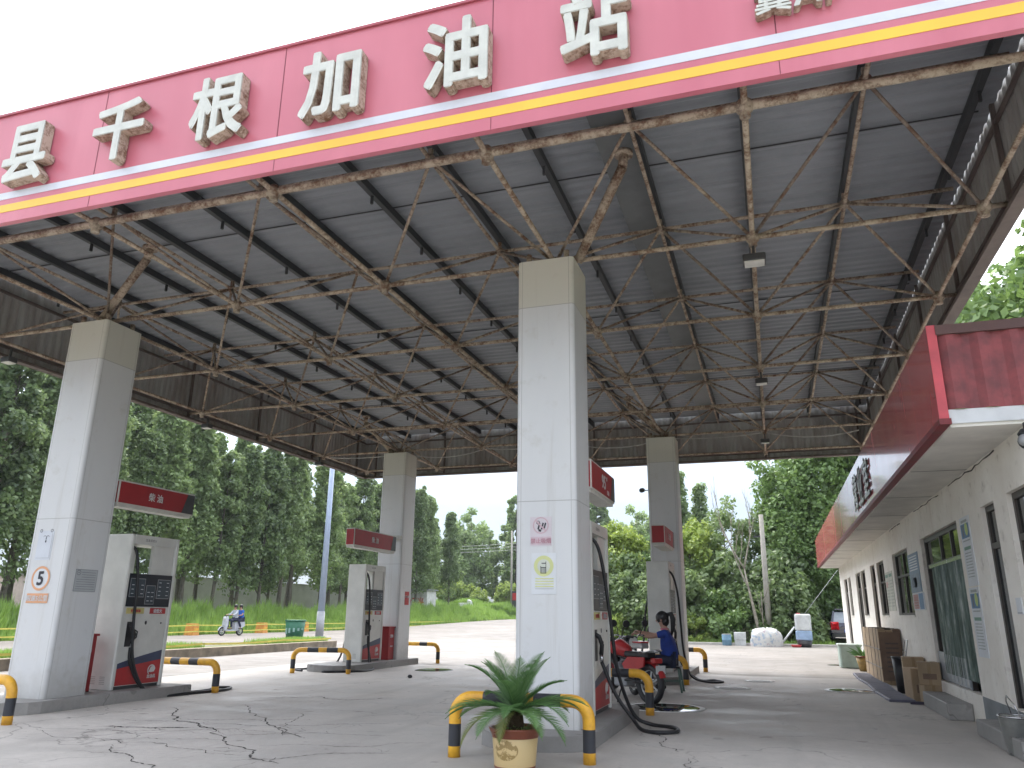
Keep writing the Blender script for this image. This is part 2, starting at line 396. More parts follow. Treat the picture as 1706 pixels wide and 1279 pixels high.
CRK = [
 ([(-10.0, 11.7), (-8.9, 10.6), (-8.3, 10.3), (-6.9, 9.1), (-5.9, 8.3), (-5.3, 8.0)], .028),
 ([(-9.2, 12.6), (-8.0, 11.3), (-7.0, 10.4), (-6.0, 9.6)], .02), ([(-8.9, 10.6), (-7.8, 10.9), (-6.9, 11.2)], .016),
 ([(-8.3, 10.25), (-7.2, 10.4), (-6.3, 10.9), (-5.6, 11.4)], .016), ([(-7.2, 9.4), (-6.1, 10.1), (-5.0, 10.3)], .014),
 ([(-9.3, 9.4), (-8.5, 9.6), (-8.0, 9.9)], .05), ([(-9.0, 9.2), (-8.1, 9.5), (-7.3, 9.9)], .014), ([(-9.0, 8.2), (-7.9, 8.9), (-6.9, 9.1)], .012),
 ([(-7.9, 8.3), (-7.0, 7.7), (-6.2, 7.2)], .02), ([(-6.0, 7.9), (-5.2, 8.7), (-4.4, 9.0)], .014), ([(-6.5, 11.7), (-5.6, 12.8), (-4.6, 13.3), (-4.3, 14.6)], .014),
 ([(-5.6, 12.8), (-4.9, 12.6), (-4.2, 12.9)], .012), ([(-10.6, 15.2), (-8.9, 18.2), (-8.2, 19.2)], .018), ([(-9.6, 13.5), (-8.6, 14.2), (-7.8, 13.9), (-7.2, 14.6)], .03),
 ([(-9.9, 9.0), (-8.2, 8.6), (-7.0, 8.4), (-5.9, 8.3)], .012), ([(-7.6, 11.9), (-6.9, 10.5), (-6.4, 9.7)], .014), ([(-9.6, 10.2), (-8.6, 10.35), (-7.4, 10.0), (-6.4, 9.9)], .012), ([(-8.6, 11.9), (-7.4, 12.4), (-6.2, 12.2)], .01),
 ([(-6.2, 8.9), (-5.0, 9.3), (-4.3, 9.9)], .012), ([(-1.0, 16.2), (.6, 15.6), (1.9, 15.9)], .008), ([(-.6, 12.2), (1.2, 12.0), (2.4, 12.6)], .008),
 ([(-1.95, 12.5), (-1.55, 11.2), (-1.25, 10.4)], .018), ([(-1.1, 10.0), (-.9, 9.2), (-.75, 8.4)], .014), ([(-2.0, 26.8), (-1.6, 33), (-1.2, 40)], .012),
]
for i, (p, w0) in enumerate(CRK):
    o = crack(p, w0*.62, z=.004, seed=i+3, jit=.035).build('ground_crack', CRKM); o['kind'] = 'structure'
# round inspection covers with painted white rings
WATER = NB('standing_water'); WATER.color((.03, .026, .02)); WATER.rough(.03); WATER.b.inputs['Specular IOR Level'].default_value = .8; WATER = WATER.m
def manhole(x, y, r, label, wet):
    t = thing('manhole', (x, y, 0), label, 'manhole cover', 'manholes ringed in white paint on the forecourt')
    mb = MB(); mb.lathe([(r, .006), (r-.13, .0065)], n=40); mb.f.pop(); mb.m.pop(); mb.sm.pop(); mb.build('painted_ring', mat('ring_white', (.85, .85, .83), .6, dirt=.1), t, Z0)
    mb = MB(); mb.lathe([(r-.1, .005), (r-.11, .008), (0, .008)], n=36); mb.build('water' if wet else 'cover', WATER if wet else ISLM, t, Z0)
manhole(-2.05, 15.1, .74, 'large sunken manhole full of dark water beside the yellow and black rail near the motorcycles', True)
manhole(-1.08, 19.7, .42, 'dry manhole with white ring, the nearer of the two small ones in mid forecourt', False)
manhole(-.53, 22.06, .38, 'dry manhole with white ring, the farther of the two small ones in mid forecourt', False)
manhole(1.5, 20.2, .58, 'manhole holding water beside the metal panels along the office wall', True)
mb = MB(); mb.lathe([(.55, .003), (.5, .006), (0, .006)], n=20); o = mb.build('puddle', WATER, None, Z0, (2.1, 30.5, 0)); o['kind'] = 'structure'; o.scale = (1, .8, 1)
mb = MB(); mb.lathe([(.55, .003), (.5, .006), (0, .006)], n=20); o = mb.build('puddle', WATER, None, Z0, (-9.6, 22.0, 0)); o['kind'] = 'structure'; o.scale = (1, 1.2, 1)

# ------------------------------------------------------------------ canopy
CX = [-14.979+3.02*i for i in range(7)]; RY = [7.650+3.2172*i for i in range(7)]
ZB, ZT = 6.973, 8.163
FX0, FX1, FY0, FY1 = -15.5, 3.5, 7.0, 27.7
can = thing('gas_station_canopy', (-6, 17.3, 0), 'large flat canopy on four white columns with red lettered fascia and rusty space frame', 'canopy')
mb = MB(); s_ = []                              # corrugated deck, ridges along X
n = int((FY1-FY0-.5)/.035); ys = [FY0+.12+(FY1-FY0-.19)*i/n for i in range(n+1)]
def dz(y): t = (y/.26) % 1; return .035*(0 if t < .35 else (t-.35)/.15 if t < .5 else 1 if t < .85 else (1-t)/.15)
V = []
for y in ys:
    z = 8.5+dz(y)
    V += [(FX0+.015, y, z), (FX1-.018, y, z)]
mb.add(V, [(2*i, 2*i+1, 2*i+3, 2*i+2) for i in range(len(ys)-1)])
V = [(x, y, z+.05) for x, y, z in V]; mb.add(V, [(2*i, 2*i+2, 2*i+3, 2*i+1) for i in range(len(ys)-1)])
b = NB('deck_grey'); f = b.noise(.6, 6, .6, (.35, 3, 1)); g = b.noise(2.5, 6, .7)
b.color(b.mix(b.ramp(g, [(.3, .0), (.7, 1)]), b.ramp(f, [(.3, (.155, .17, .19)), (.7, (.26, .28, .305))]), (.23, .245, .268), 'MIX')); b.rough(.55); DECK = b.m
mb.build('roof_deck', DECK, can)
for y in (10.9, 17.1, 23.0): mb = MB(); mb.box(FX0+.2, y-.012, 8.478, FX1-.2, y+.012, 8.492); mb.build('sheet_lap', PURL, can)
for i in range(13):                             # purlins
    x = CX[0]+1.51*i
    mb = MB(); mb.box(x-.045, FY0+.1, 8.35, x+.045, FY1-.1, 8.49)
    for j in range(int(FY1-FY0)//2):
        yy = FY0+1.2+j*2.0
        if i % 2 == 0: mb.box(x-.02, yy, 8.2, x+.02, yy+.04, 8.35)
    mb.build('purlin', PURL, can)
mb = MB(); mb.box(-1.95, FY0+.12, 8.24, -1.42, FY1-.3, 8.345); mb.build('box_gutter', mat('gutter_grey', (.12, .13, .135), .55), can)
# chords
def chord(a, b_, r, name, m=RUST):
    mb = MB(); mb.tube([a, b_], r, 8); return mb.build(name, m, can)
for j, y in enumerate(RY): chord((CX[0]-.42, y, ZB), (CX[6]+.28, y, ZB), .05 if j == 0 else .037, 'bottom_chord')
for i, x in enumerate(CX): chord((x, RY[0]-.5, ZB), (x, RY[6]+.6, ZB), .037, 'bottom_chord')
TX = [x+1.51 for x in CX[:6]]; TY = [y+1.6086 for y in RY[:6]]
for y in TY: chord((TX[0]-1.6, y, ZT), (TX[5]+1.6, y, ZT), .032, 'top_chord')
for x in TX: chord((x, TY[0]-2.1, ZT), (x, TY[5]+2.1, ZT), .032, 'top_chord')
webs = []
for x in TX:
    for y in TY:
        for sx in (-1.51, 1.51):
            for sy in (-1.6086, 1.6086): webs.append(((x+sx, y+sy, ZB), (x, y, ZT)))
webs.sort(key=lambda w_: math.dist(w_[0][:2], (0, 0)))
rest = MB()
for k, (a, b_) in enumerate(webs):
    if k < 100: chord(a, b_, .026, 'web_bar', RUST if k % 3 else RUSTD)
    else: rest.tube([a, b_], .026, 7)
o = rest.build('web_bar', RUST, can); o['kind'] = 'stuff'
for y in RY:
    for x in CX: mb = MB(); mb.ball((x, y, ZB), .105, 12); mb.lathe([(.06, 0), (.06, .14)], (x, y, ZB-.14), 8); mb.build('frame_node', RUSTN, can)
for y in TY:
    for x in TX: mb = MB(); mb.ball((x, y, ZT), .09, 10); mb.box(x-.03, y-.03, ZT+.06, x+.03, y+.03, 8.35); mb.build('top_node', RUSTN, can)
def brace(c, e):
    a = Vector(c); e = Vector(e); d = (e-a).normalized(); mb = MB(); mb.tube([a, e], .075, 12); mb.tube([e, e+Vector((.02, .02, .22))], .07, 12)
    mb.tube([e+Vector((.02, .02, .2)), e+Vector((.02, .02, .26))], .14, 14); mb.build('support_pipe', RUST, can)
brace((-2.5, 10.75, 6.9), (-1.63, 10.02, 7.98)); brace((-12.2, 10.85, 6.9), (-10.8, 10.46, 7.98))
brace((-12.2, 23.7, 6.9), (-13.2, 23.4, 7.98)); brace((-2.7, 23.7, 6.9), (-3.9, 23.5, 7.98))
# fascias
b = NB('fascia_red'); x, y, z = b.xyz(); n1 = b.noise(1.2, 5, .6, (1, 1, .12)); n2 = b.noise(.4, 4)
b.color(b.mix(b.ramp(n1, [(.35, 0), (.7, 1)]), b.mix(b.ramp(n2, [(.35, 0), (.65, 1)]), (.56, .155, .21), (.61, .185, .245)), (.52, .135, .19))); b.rough(.38); FRED = b.m
ff = MB(); ff.box(FX0-.05, FY0-.02, 6.8, FX1+.05, FY0+.06, 8.62); ff = ff.build('front_fascia', FRED, can)
def strip(z0, z1, m, nm, pr): mb = MB(); mb.box(FX0-.052, FY0-.02-pr, z0, FX1+.052, FY0-.02+.001, z1); mb.build(nm, m, ff)
strip(7.175, 7.285, mat('stripe_white', (.64, .66, .74), .4, dirt=.08), 'white_stripe', .006)
strip(6.965, 7.085, mat('stripe_yellow', (.85, .52, .05), .4, dirt=.1, scale=1.2), 'yellow_stripe', .006)
mb = MB(); mb.box(FX0-.05, FY0-.05, 8.62, FX1+.05, FY0+.1, 8.66); mb.build('top_cap', mat('cap_red', (.4, .09, .12), .5), ff)
for x in (-13.9, -11.2, -8.37, -5.45, -2.6, .48, 3.3):
    mb = MB(); mb.box(x-.006, FY0-.0225, 7.29, x+.006, FY0-.019, 8.62); mb.box(x-.004, FY0-.0225, 6.8, x+.004, FY0-.019, 6.96); mb.build('panel_joint', mat('joint', (.2, .04, .06), .7), ff)
for ch, xc, zc in [('县', -9.53, 7.76), ('千', -7.89, 7.79), ('根', -6.29, 7.81), ('加', -4.64, 7.8), ('油', -3.0, 7.82), ('站', -1.36, 7.82)]:
    mb = MB(); text_add(mb, ch, (xc, FY0-.115, zc), {'千': .87, '县': .8, '油': .82, '站': .78}.get(ch, .84), {'千': .93}.get(ch, .95), '-y', .03, .075, 0, 1); mb.build('letter', [LETF, LETS], ff)
for ch, xc, hh in [('冀', .47, .36), ('A', .8, .28), ('P', 1.06, .28)]:
    mb = MB(); text_add(mb, ch, (xc, FY0-.08, 7.46+hh/2+(.02 if ch != '冀' else 0)), None, hh, '-y', .025, .05, 0, 1); mb.build('letter', [LETF, LETS], ff)
# corrugated side and rear fascias
def corr(a, b_, z0, z1, nrm, pitch=.2, dep=.03):
    a = Vector(a); b_ = Vector(b_); L = (b_-a).length; d = (b_-a)/L; nrm = Vector(nrm); mb = MB(); V = []; n = int(L/pitch*4)
    for i in range(n+1):
        p = a+d*(L*i/n); o_ = dep if i % 4 in (1, 2) else 0; p = p+nrm*o_; V += [(p.x, p.y, z0), (p.x, p.y, z1)]
    mb.add(V, [(2*i, 2*i+2, 2*i+3, 2*i+1) for i in range(n)]); return mb
b = NB('side_sheet'); n1 = b.noise(1.6, 7, .7, (1, 1, .25)); n2 = b.noise(6, 5)
b.color(b.mix(b.ramp(n1, [(.35, 0), (.62, 1)]), (.2, .175, .16), (.32, .325, .315))); b.rough(.6); SIDE = b.m
RIM = mat('rim_brown', (.12, .095, .085), .7, dirt=.4)
for nm, a, b_, nr in [('side_fascia', (FX0, FY0+.1, 0), (FX0, FY1, 0), (-1, 0, 0)), ('side_fascia', (FX1, FY0+.1, 0), (FX1, FY1, 0), (1, 0, 0)), ('rear_fascia', (FX0, FY1, 0), (FX1, FY1, 0), (0, 1, 0))]:
    o = corr(a, b_, 6.86, 8.62, nr).build(nm, SIDE, can)
    mb = MB()
    if nm == 'side_fascia':
        s = nr[0]; x = a[0]
        mb.box(x+.05*s, a[1], 6.8, x-.14*s, b_[1], 6.86)
        mb.box(x+.05*s, a[1], 6.86, x+.04*s, b_[1], 7.0)
        mb.box(x-.01*s, a[1], 7.02, x-.06*s, b_[1], 7.08); mb.box(x-.01*s, a[1], 8.2, x-.06*s, b_[1], 8.26)
        for y in RY: mb.box(x-.01*s, y-.03, 6.86, x-.07*s, y+.03, 8.6)
    else:
        mb.box(a[0], FY1+.05, 6.8, b_[0], FY1-.14, 6.86); mb.box(a[0], FY1+.04, 6.86, b_[0], FY1+.05, 7.0)
        mb.box(a[0], FY1-.01, 7.02, b_[0], FY1-.06, 7.08); mb.box(a[0], FY1-.01, 8.2, b_[0], FY1-.06, 8.26)
        for x in CX: mb.box(x-.03, FY1-.01, 6.86, x+.03, FY1-.07, 8.6)
    mb.build('fascia_rail', RIM, can)
mb = MB()                                       # loose cable slung along the rear node row
pts = []
for i in range(6):
    for t in rng(0, 1, 8)[:-1]:
        x = CX[i]+3.02*t; pts.append((x, RY[5]+.4, 6.98-.28*4*t*(1-t)*(.3+.5*(i % 2))))
mb.tube(pts, .018, 5); mb.build('cable', mat('pale_cable', (.4, .4, .38), .5), can)
# columns
b = NB('column_panel'); x, y, z = b.xyz(); ax = b.math('ABSOLUTE', x); ay = b.math('ABSOLUTE', y)
def line(v, at, w_=.004): return b.math('LESS_THAN', b.math('ABSOLUTE', b.math('SUBTRACT', v, at)), w_)
ln = b.math('MAXIMUM', b.math('MAXIMUM', b.math('MULTIPLY', line(ax, .365), b.math('GREATER_THAN', ay, .42)), b.math('MULTIPLY', line(ay, .365), b.math('GREATER_THAN', ax, .42))), b.math('MAXIMUM', line(z, 6.06, .006), line(z, 3.12, .006)))
n1 = b.noise(.8, 5, .6, (1, 1, .3)); n3 = b.noise(3, 6, .7)
c0 = b.mix(b.ramp(n1, [(.3, 0), (.7, 1)]), (.58, .59, .6), (.64, .645, .64))
c0 = b.mix(b.math('MULTIPLY', b.math('GREATER_THAN', z, 6.06), .85), c0, (.55, .54, .475))
c0 = b.mix(b.math('MULTIPLY', b.ramp(n3, [(.3, 1), (.42, 0)]), .3), c0, (.42, .4, .35)); n6 = b.noise(2.2, 6, .7, (3, 3, .12)); c0 = b.mix(b.math('MULTIPLY', b.ramp(n6, [(.56, 0), (.7, 1)]), .28), c0, (.36, .33, .28))
c0 = b.mix(b.math('MULTIPLY', b.ramp(b.math('ADD', b.math('MULTIPLY', z, .5), b.math('MULTIPLY', n3, .5)), [(.3, 1), (.62, 0)]), .5), c0, (.33, .31, .27))
b.color(b.mix(b.math('MULTIPLY', ln, .55), c0, (.2, .2, .19))); b.rough(b.math('MULTIPLY_ADD', n1, .25, .28)); COLM = b.m
def rounded(hx, hy, r, n=5):
    P = []
    for cx, cy, a0 in ((hx-r, hy-r, 0), (-hx+r, hy-r, 90), (-hx+r, -hy+r, 180), (hx-r, -hy+r, 270)):
        for i in range(n+1): a = math.radians(a0+90*i/n); P.append((cx+r*math.cos(a), cy+r*math.sin(a)))
    return P
COLS = {}
for nm, cx, cy in [('c1', -11.92, 10.87), ('c2', -2.93, 10.83), ('c3', -11.92, 23.75), ('c4', -2.93, 23.75)]:
    mb = MB(); P = rounded(.44, .44, .06); mb.prism(P, .15, 6.83)
    o = mb.build('column', COLM, can, Z0); o.location = (cx-can.location.x, cy-can.location.y, 0)
    for p in o.data.polygons: p.use_smooth = False
    mb = MB()
    for sx in (-.3, .3):
        for sy in (-.3, .3): mb.lathe([(.045, 6.81), (.045, 7.0)], (sx, sy, 0), 8)
    mb.box(-.36, -.36, 6.83, .36, .36, 6.85); mb.build('post_cap', RUSTN, o, Z0)
    COLS[nm] = o
# islands under columns and pumps
def island(x, y0, y1, label):
    hw = .74; P = [(x-hw, y1), (x-hw, y0+.5)]
    for i in range(9): a = PI+PI*i/8; P.append((x+hw*math.cos(a), y0+.5+.5*math.sin(a)))
    P += [(x+hw, y1)]
    P = P[::-1] if False else P
    mb = MB(); mb.prism(P, -.05, .165); c = Vector((x, (y0+y1)/2)); P2 = [((p[0]-c.x)*.985+c.x, (p[1]-c.y)*.995+c.y) for p in P]
    mb.prism(P2, .16, .18)
    return tag(mb.build('pump_island', ISLM), label, 'pump island', 'raised concrete islands under the columns')
island(-11.96, 9.7, 13.65, 'stained concrete kerb island carrying the leftmost column and nearest diesel pump')
island(-3.0, 9.72, 13.65, 'concrete kerb island under the tall column behind the potted cycad')
island(-11.96, 19.75, 24.4, 'dark concrete kerb island of the farther left column, round end towards the viewer')
island(-3.0, 19.75, 24.6, 'concrete kerb island behind the seated woman')

# ------------------------------------------------------------------ protective rails
def rail(x0, x1, y, h, label, bands_top, r=.072, y1=None, base=.12, blk=.36, z0=0):
    y1 = y if y1 is None else y1
    pts = []; mis = []
    def P(x, z): t = (x-x0)/(x1-x0); return (x-(x0+x1)/2, y+(y1-y)*t-(y+y1)/2, z)
    R = .2; L = x1-x0; segs = [(0, base, 0), (base, blk, 1), (blk, h-R, 0)]
    for a, b_, m in segs: pts.append(P(x0, a)); mis.append(m)
    for i in range(7): a = PI-PI/2*i/6; pts.append(P(x0+R+R*math.cos(a), h-R+R*math.sin(a))); mis.append(0)
    mis[-1] = 0
    for a, b_ in bands_top: pts.append(P(x0+L*a, h)); mis.append(1); pts.append(P(x0+L*b_, h)); mis.append(0)
    for i in range(7): a = PI/2-PI/2*i/6; pts.append(P(x1-R+R*math.cos(a), h-R+R*math.sin(a))); mis.append(0)
    pts.append(P(x1, blk)); mis.append(1); pts.append(P(x1, base)); mis.append(0); pts.append(P(x1, 0))
    mb = MB(); mb.tube(pts, r, 14, mis=mis)
    o = mb.build('guard_rail', [YEL, BLKP], None, Z0, ((x0+x1)/2, (y+y1)/2, z0)); return tag(o, label, 'guard rail', 'yellow and black bent pipe guard rails at the island ends')
BT = [(.2, .4), (.6, .8)]
rail(-3.68, -2.1, 9.1, .65, 'yellow and black pipe rail behind the potted cycad, in front of the tall column', [(.22, .42), (.6, .8)], y1=9.22)
rail(-3.75, -2.12, 13.9, .65, 'yellow and black pipe rail in front of the motorcycles', [(.3, .5), (.62, .8)])
rail(-12.2, -10.6, 9.1, .6, 'yellow and black pipe rail cut by the left edge of the view', BT)
rail(-12.6, -10.96, 14.05, .58, 'yellow and black pipe rail past the leftmost diesel pump', [(.3, .44), (.58, .72)])
rail(-12.55, -11.07, 19.2, .6, 'yellow and black pipe rail before the round end of the farther left island', [(.25, .45), (.6, .8)], y1=19.6, r=.065)
rail(-12.5, -10.75, 24.9, .6, 'yellow and black pipe rail behind the farther left column', [(.2, .3), (.62, .78)], r=.065)
rail(-3.6, -2.17, 20.0, .62, 'orange yellow pipe rail right behind the seated woman', BT, r=.07, y1=20.14)
rail(-3.7, -2.1, 24.9, .62, 'orange yellow pipe rail farthest back beside the rear right column', BT, r=.07)

# ------------------------------------------------------------------ fuel dispensers
def hose(mb, pts, r=.028):
    # Catmull-Rom through the points
    P = [Vector(p) for p in pts]; P = [P[0]]+P+[P[-1]]; out = []
    for i in range(1, len(P)-2):
        for t in rng(0, 1, 6)[:-1]:
            a, b_, c, d = P[i-1], P[i], P[i+1], P[i+2]
            out.append(.5*((2*b_)+(-a+c)*t+(2*a-5*b_+4*c-d)*t*t+(-a+3*b_-3*c+d)*t**3))
    out.append(P[-2]); mb.tube(out, r, 8); return mb
DISPF = mat('display_black', (.008, .012, .02), .4, dirt=.1)
SCRN = mat('screen_grey', (.04, .06, .075), .4, dirt=.3)
def pump(x, y, label, hoses, hx=.3, L=1.3):
    t = thing('fuel_dispenser', (x, y, .18), label, 'fuel pump', 'white fuel dispensers on the islands')
    H = 2.82; B = [('lower_cabinet',)]
    mb = MB(); mb.box(-hx, -L/2, 0, hx, -L/2+.09, H, bev=.02); mb.box(-hx, L/2-.09, 0, hx, L/2, H, bev=.02)
    mb.box(-hx+.004, -L/2+.088, H-.18, hx-.004, L/2-.088, H-.003); mb.box(-hx+.02, -L/2+.088, .06, hx-.02, L/2-.088, 1.32); mb.box(-hx+.01, -L/2+.088, 1.32, hx-.01, L/2-.088, 1.47)
    mb.box(-hx+.06, -L/2+.088, 1.47, hx-.06, L/2-.088, 2.08)
    mb.box(hx-.1, -.02, 2.08, hx-.04, L/2-.088, 2.642); mb.box(-hx+.04, -L/2+.088, 2.08, -hx+.1, .02, 2.642)
    mb.build('cabinet', WHITE, t, Z0)
    mb = MB(); mb.box(-hx+.04, -L/2+.06, 0, hx-.04, L/2-.06, .06); mb.build('base_plinth', DGREY, t, Z0)
    for s in (1, -1):
        X = s*(hx-.02); e = .012*s
        mb = MB(); mb.box(X-.045*s, -L/2+.09, 1.48, X+.012*s, L/2-.09, 2.085); d = mb.build('display_panel', DISPF, t, Z0)
        for (a, b_, c, dd) in ((-.5, -.14, 1.65, 2.0), (.17, .5, 1.63, 2.0), (-.1, .13, 1.52, 1.88)):
            mb = MB(); X1 = X+.012*s; q = lambda g, w0: mb.box(X1, a*1.05+g, c+g, X1+w0*s, b_*1.05-g, dd-g)
            mb.cur = 0; q(0, .003); mb.cur = 1; q(.012, .006)
            mb.cur = 2
            for k in range(4):
                zz = c+.06+k*.08
                if zz < dd-.06: mb.box(X1, a*1.05+.04, zz, X1+.008*s, a*1.05+.1, zz+.012); mb.box(X1, b_*1.05-.1, zz, X1+.008*s, b_*1.05-.04, zz+.012)
            mb.build('screen', [GREY, SCRN, PAPER], d, Z0)
        mb = MB(); X1 = X+.01*s
        mb.cur = 0; mb.box(X-.01*s, -L/2+.12, 1.345, X1+.002*s, -.08, 1.455); mb.cur = 1; mb.box(X-.01*s, .07, 1.345, X1+.002*s, L/2-.16, 1.455)
        if s > 0: text_add(mb, '安全加油', (X1+.005, -.3, 1.4), None, .06, '+x', .01, 0, 2); text_add(mb, '请熄火', (X1+.005, .28, 1.4), None, .075, '+x', .01, 0, 3)
        mb.build('notice_strip', [mat('pale_yellow', (.6, .52, .2), .6), RED, REDINK, PAPER], t, Z0)
        mb = MB(); Y0 = -L/2+.2; mb.box(X-.1*s, Y0, .75, X+.003*s, Y0+.17, 1.2); mb.build('nozzle_holder', BLACK, t, Z0)
        mb = MB(); xn = X+.05*s; mb.tube([(X-.02*s, Y0+.05, 1.14), (xn, Y0+.08, 1.1), (xn+.03*s, Y0+.13, .98), (xn+.02*s, Y0+.11, .84)], .035, 8); mb.tube([(xn, Y0+.09, 1.08), (xn+.03*s, Y0+.2, 1.02), (xn+.03*s, Y0+.19, .92), (xn+.02*s, Y0+.12, .86)], .014, 6)
        mb.cur = 1; mb.tube([(xn+.02*s, Y0+.11, .84), (xn+.03*s, Y0+.1, .74)], .03, 8); mb.build('nozzle', [BLACK, STEEL], t, Z0)
        # curved navy band and red base
        yy = rng(-L/2+.1, L/2-.1, 10); cur = lambda y_, z0, z1: z0+(z1-z0)*(((y_+L/2)/L)**.8)
        for nm, za, zb, m in (('navy_band', lambda y_: cur(y_, .34, .5)+.0, lambda y_: cur(y_, .42, .68), NAVY), ('red_base_panel', lambda y_: .07, lambda y_: cur(y_, .34, .5), RED)):
            mb = MB(); Vv = []
            for y_ in yy: Vv += [(X-.012*s, y_, za(y_)), (X+.004*s, y_, za(y_)), (X+.004*s, y_, zb(y_)), (X-.012*s, y_, zb(y_))]
            mb.add(Vv, [(4*i+1, 4*i+5, 4*i+6, 4*i+2) for i in range(10)]+[(4*i+2, 4*i+6, 4*i+7, 4*i+3) for i in range(10)]); o = mb.build(nm, m, t, Z0)
        if s > 0:
            mb = MB(); X2 = X+.006
            pts = [(X2, .33+.09*math.cos(a), .3+.09*math.sin(a)) for a in rng(.5, 4.0, 12)]; mb.tube(pts, .012, 4)
            mb.prism([(.26, .27), (.32, .26), (.4, .27), (.43, .33), (.38, .38), (.31, .36)], X2, X2+.003, 'x'); text_add(mb, '加油机', (X2, .34, .19), None, .07, '+x', .01, 0)
            mb.build('emblem', WHITE2, o, Z0)
        mb = MB(); mb.ball((X+.002*s, .42, 1.17), .018, 8); mb.ball((X+.002*s, .02, 1.18), .03, 8, sc=(.2, 1, 1.3)); mb.build('lock', DGREY, t, Z0)
    if True:
        mb = MB(); text_add(mb, '加油请熄火', (hx-.002, -.15, H-.09), None, .055, '+x', 0, 0); mb.build('header_lettering', INK, t, Z0)
    for hp in hoses: mb = MB(); hose(mb, hp); mb.build('hose', BLACK, t, Z0)
    mb = MB()
    for k in range(5): mb.box(-.2, -L/2-.002, .1+k*.03, -.08, -L/2+.01, .112+k*.03); mb.box(.02, -L/2-.002, .1+k*.03, .14, -L/2+.01, .112+k*.03)
    mb.build('vent_slots', mat('vent_shadow', (.35, .35, .33), .8), t, Z0)
    return t
g = -.15
hA = [(.12, -.55, 2.6), (.3, -.5, 2.5), (.36, -.42, 1.9), (.36, -.38, 1.2), (.4, -.3, .5), (.5, -.05, .0), (.6, .3, g), (.62, .9, g), (.7, 1.5, g), (.62, 1.9, g+.02), (.75, 2.2, g), (.95, 1.7, g), (.8, .9, g), (.62, .2, g), (.46, -.1, .05), (.36, -.32, .45), (.34, -.35, .74)]
pump(-11.92, 12.62, 'nearest white diesel pump with navy and red base behind the leftmost column', [hA, [(-.12, -.45, 2.6), (-.3, -.3, 2.3), (-.36, -.3, 1.2), (-.5, 0, 0), (-.9, .4, g)]])
hC = [(.12, -.55, 2.6), (.32, -.45, 2.5), (.42, -.4, 2.1), (.5, -.35, 1.4), (.58, -.25, .6), (.75, .0, .0), (1.0, .1, g), (1.35, -.1, g), (1.45, -.5, g), (1.2, -.7, g), (.95, -.5, g), (.8, -.3, g+.1), (.55, -.35, .3), (.36, -.37, .74)]
pump(-2.9, 12.45, 'white petrol pump half hidden behind the tall central column, hose trailing on the ground', [hC])
hB = [(.12, -.55, 2.6), (.3, -.5, 2.5), (.36, -.42, 1.9), (.36, -.38, 1.2), (.38, -.35, .5), (.5, -.5, .0), (.85, -.9, g), (.9, -1.8, g), (.3, -2.35, g), (.1, -2.3, g), (.6, -1.6, g), (.7, -.8, g), (.5, -.4, 0), (.36, -.37, .5), (.34, -.36, .74)]
pump(-12.0, 22.05, 'white diesel pump standing before the farther left column, hose coiled in front', [hB, [(-.12, -.45, 2.6), (-.36, -.3, 1.2), (-.5, -.6, 0), (-.9, -1.4, g), (-1.1, -1.9, g), (-.6, -2.3, g)]])
hD = [(.12, -.55, 2.6), (.34, -.4, 2.5), (.46, -.3, 2.0), (.5, -.25, 1.2), (.55, -.3, .5), (.75, -.7, -.05), (1.2, -1.2, g), (1.55, -1.0, g), (1.3, -.6, g), (.9, -.5, g), (.5, -.4, .2), (.36, -.37, .74)]
pump(-2.92, 22.05, 'white pump seen end on behind the seated woman in blue', [hD, [(-.12, -.45, 2.6), (-.4, -.3, 1.6), (-.48, -.35, .8), (-.6, -.5, .2)]])
# red fuel price sign boxes fixed to the columns above the pumps
def signbox(x, y0, y1, z0, z1, label, txt, hx=.14, fade=True, dark=(.1, .1, .11)):
    yc = (y0+y1)/2; t = thing('fuel_sign', (x, yc, z0), label, 'fuel sign', 'red grade sign boxes above the pumps'); L = y1-y0; h = z1-z0
    mb = MB(); mb.box(-hx, -L/2, 0, hx, L/2, h, bev=.015); mb.box(-hx+.02, -L/2+.03, -.05, hx-.02, L/2-.06, 0); mb.build('box', CREAM, t, Z0)
    for s in (1, -1):
        mb = MB(); mb.box(s*(hx-.01), -L/2+.03, .03, s*(hx+.006), L/2-.02, h-.03); f = mb.build('red_panel', RED if False else DRED, t, Z0)
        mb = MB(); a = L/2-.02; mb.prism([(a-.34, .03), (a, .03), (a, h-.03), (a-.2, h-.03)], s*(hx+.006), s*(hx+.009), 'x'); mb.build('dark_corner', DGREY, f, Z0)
        if s > 0:
            mb = MB()
            if txt[0] == '95': text_add(mb, '95', (hx+.009, -.02, h*.52), None, h*.5, '+x', .02); text_add(mb, '#', (hx+.009, .22, h*.7), None, h*.16, '+x', .02); text_add(mb, '汽油', (hx+.009, .3, h*.22), None, h*.17, '+x', .01)
            else: text_add(mb, txt[0], (hx+.009, -.08, h*.5), None, h*.36, '+x', .02)
            mb.build('lettering', WHITE2, f, Z0)
    mb = MB(); mb.box(-hx+.02, -L/2-.004, .03, hx-.02, -L/2+.01, h-.03); mb.build('end_panel', DRED, t, Z0)
signbox(-11.66, 11.36, 13.42, 3.5, 3.95, 'red diesel sign box with white characters on the leftmost column', ['柴 油'])
signbox(-11.64, 20.2, 22.9, 3.46, 3.97, 'red diesel sign box on the farther left column', ['柴 油'])
signbox(-2.6, 11.2, 13.0, 3.4, 3.85, 'red 95 petrol sign box behind the tall central column', ['95'], .15)
signbox(-2.8, 20.9, 22.9, 3.42, 3.92, 'small faded red sign box on the rear right column', ['汽 油'], .18)
mb = MB(); mb.box(-11.78, 23.12, 3.9, -11.5, 23.35, 4.02); mb.build('wall_arm', CREAM, bpy.data.objects['fuel_sign.001'])
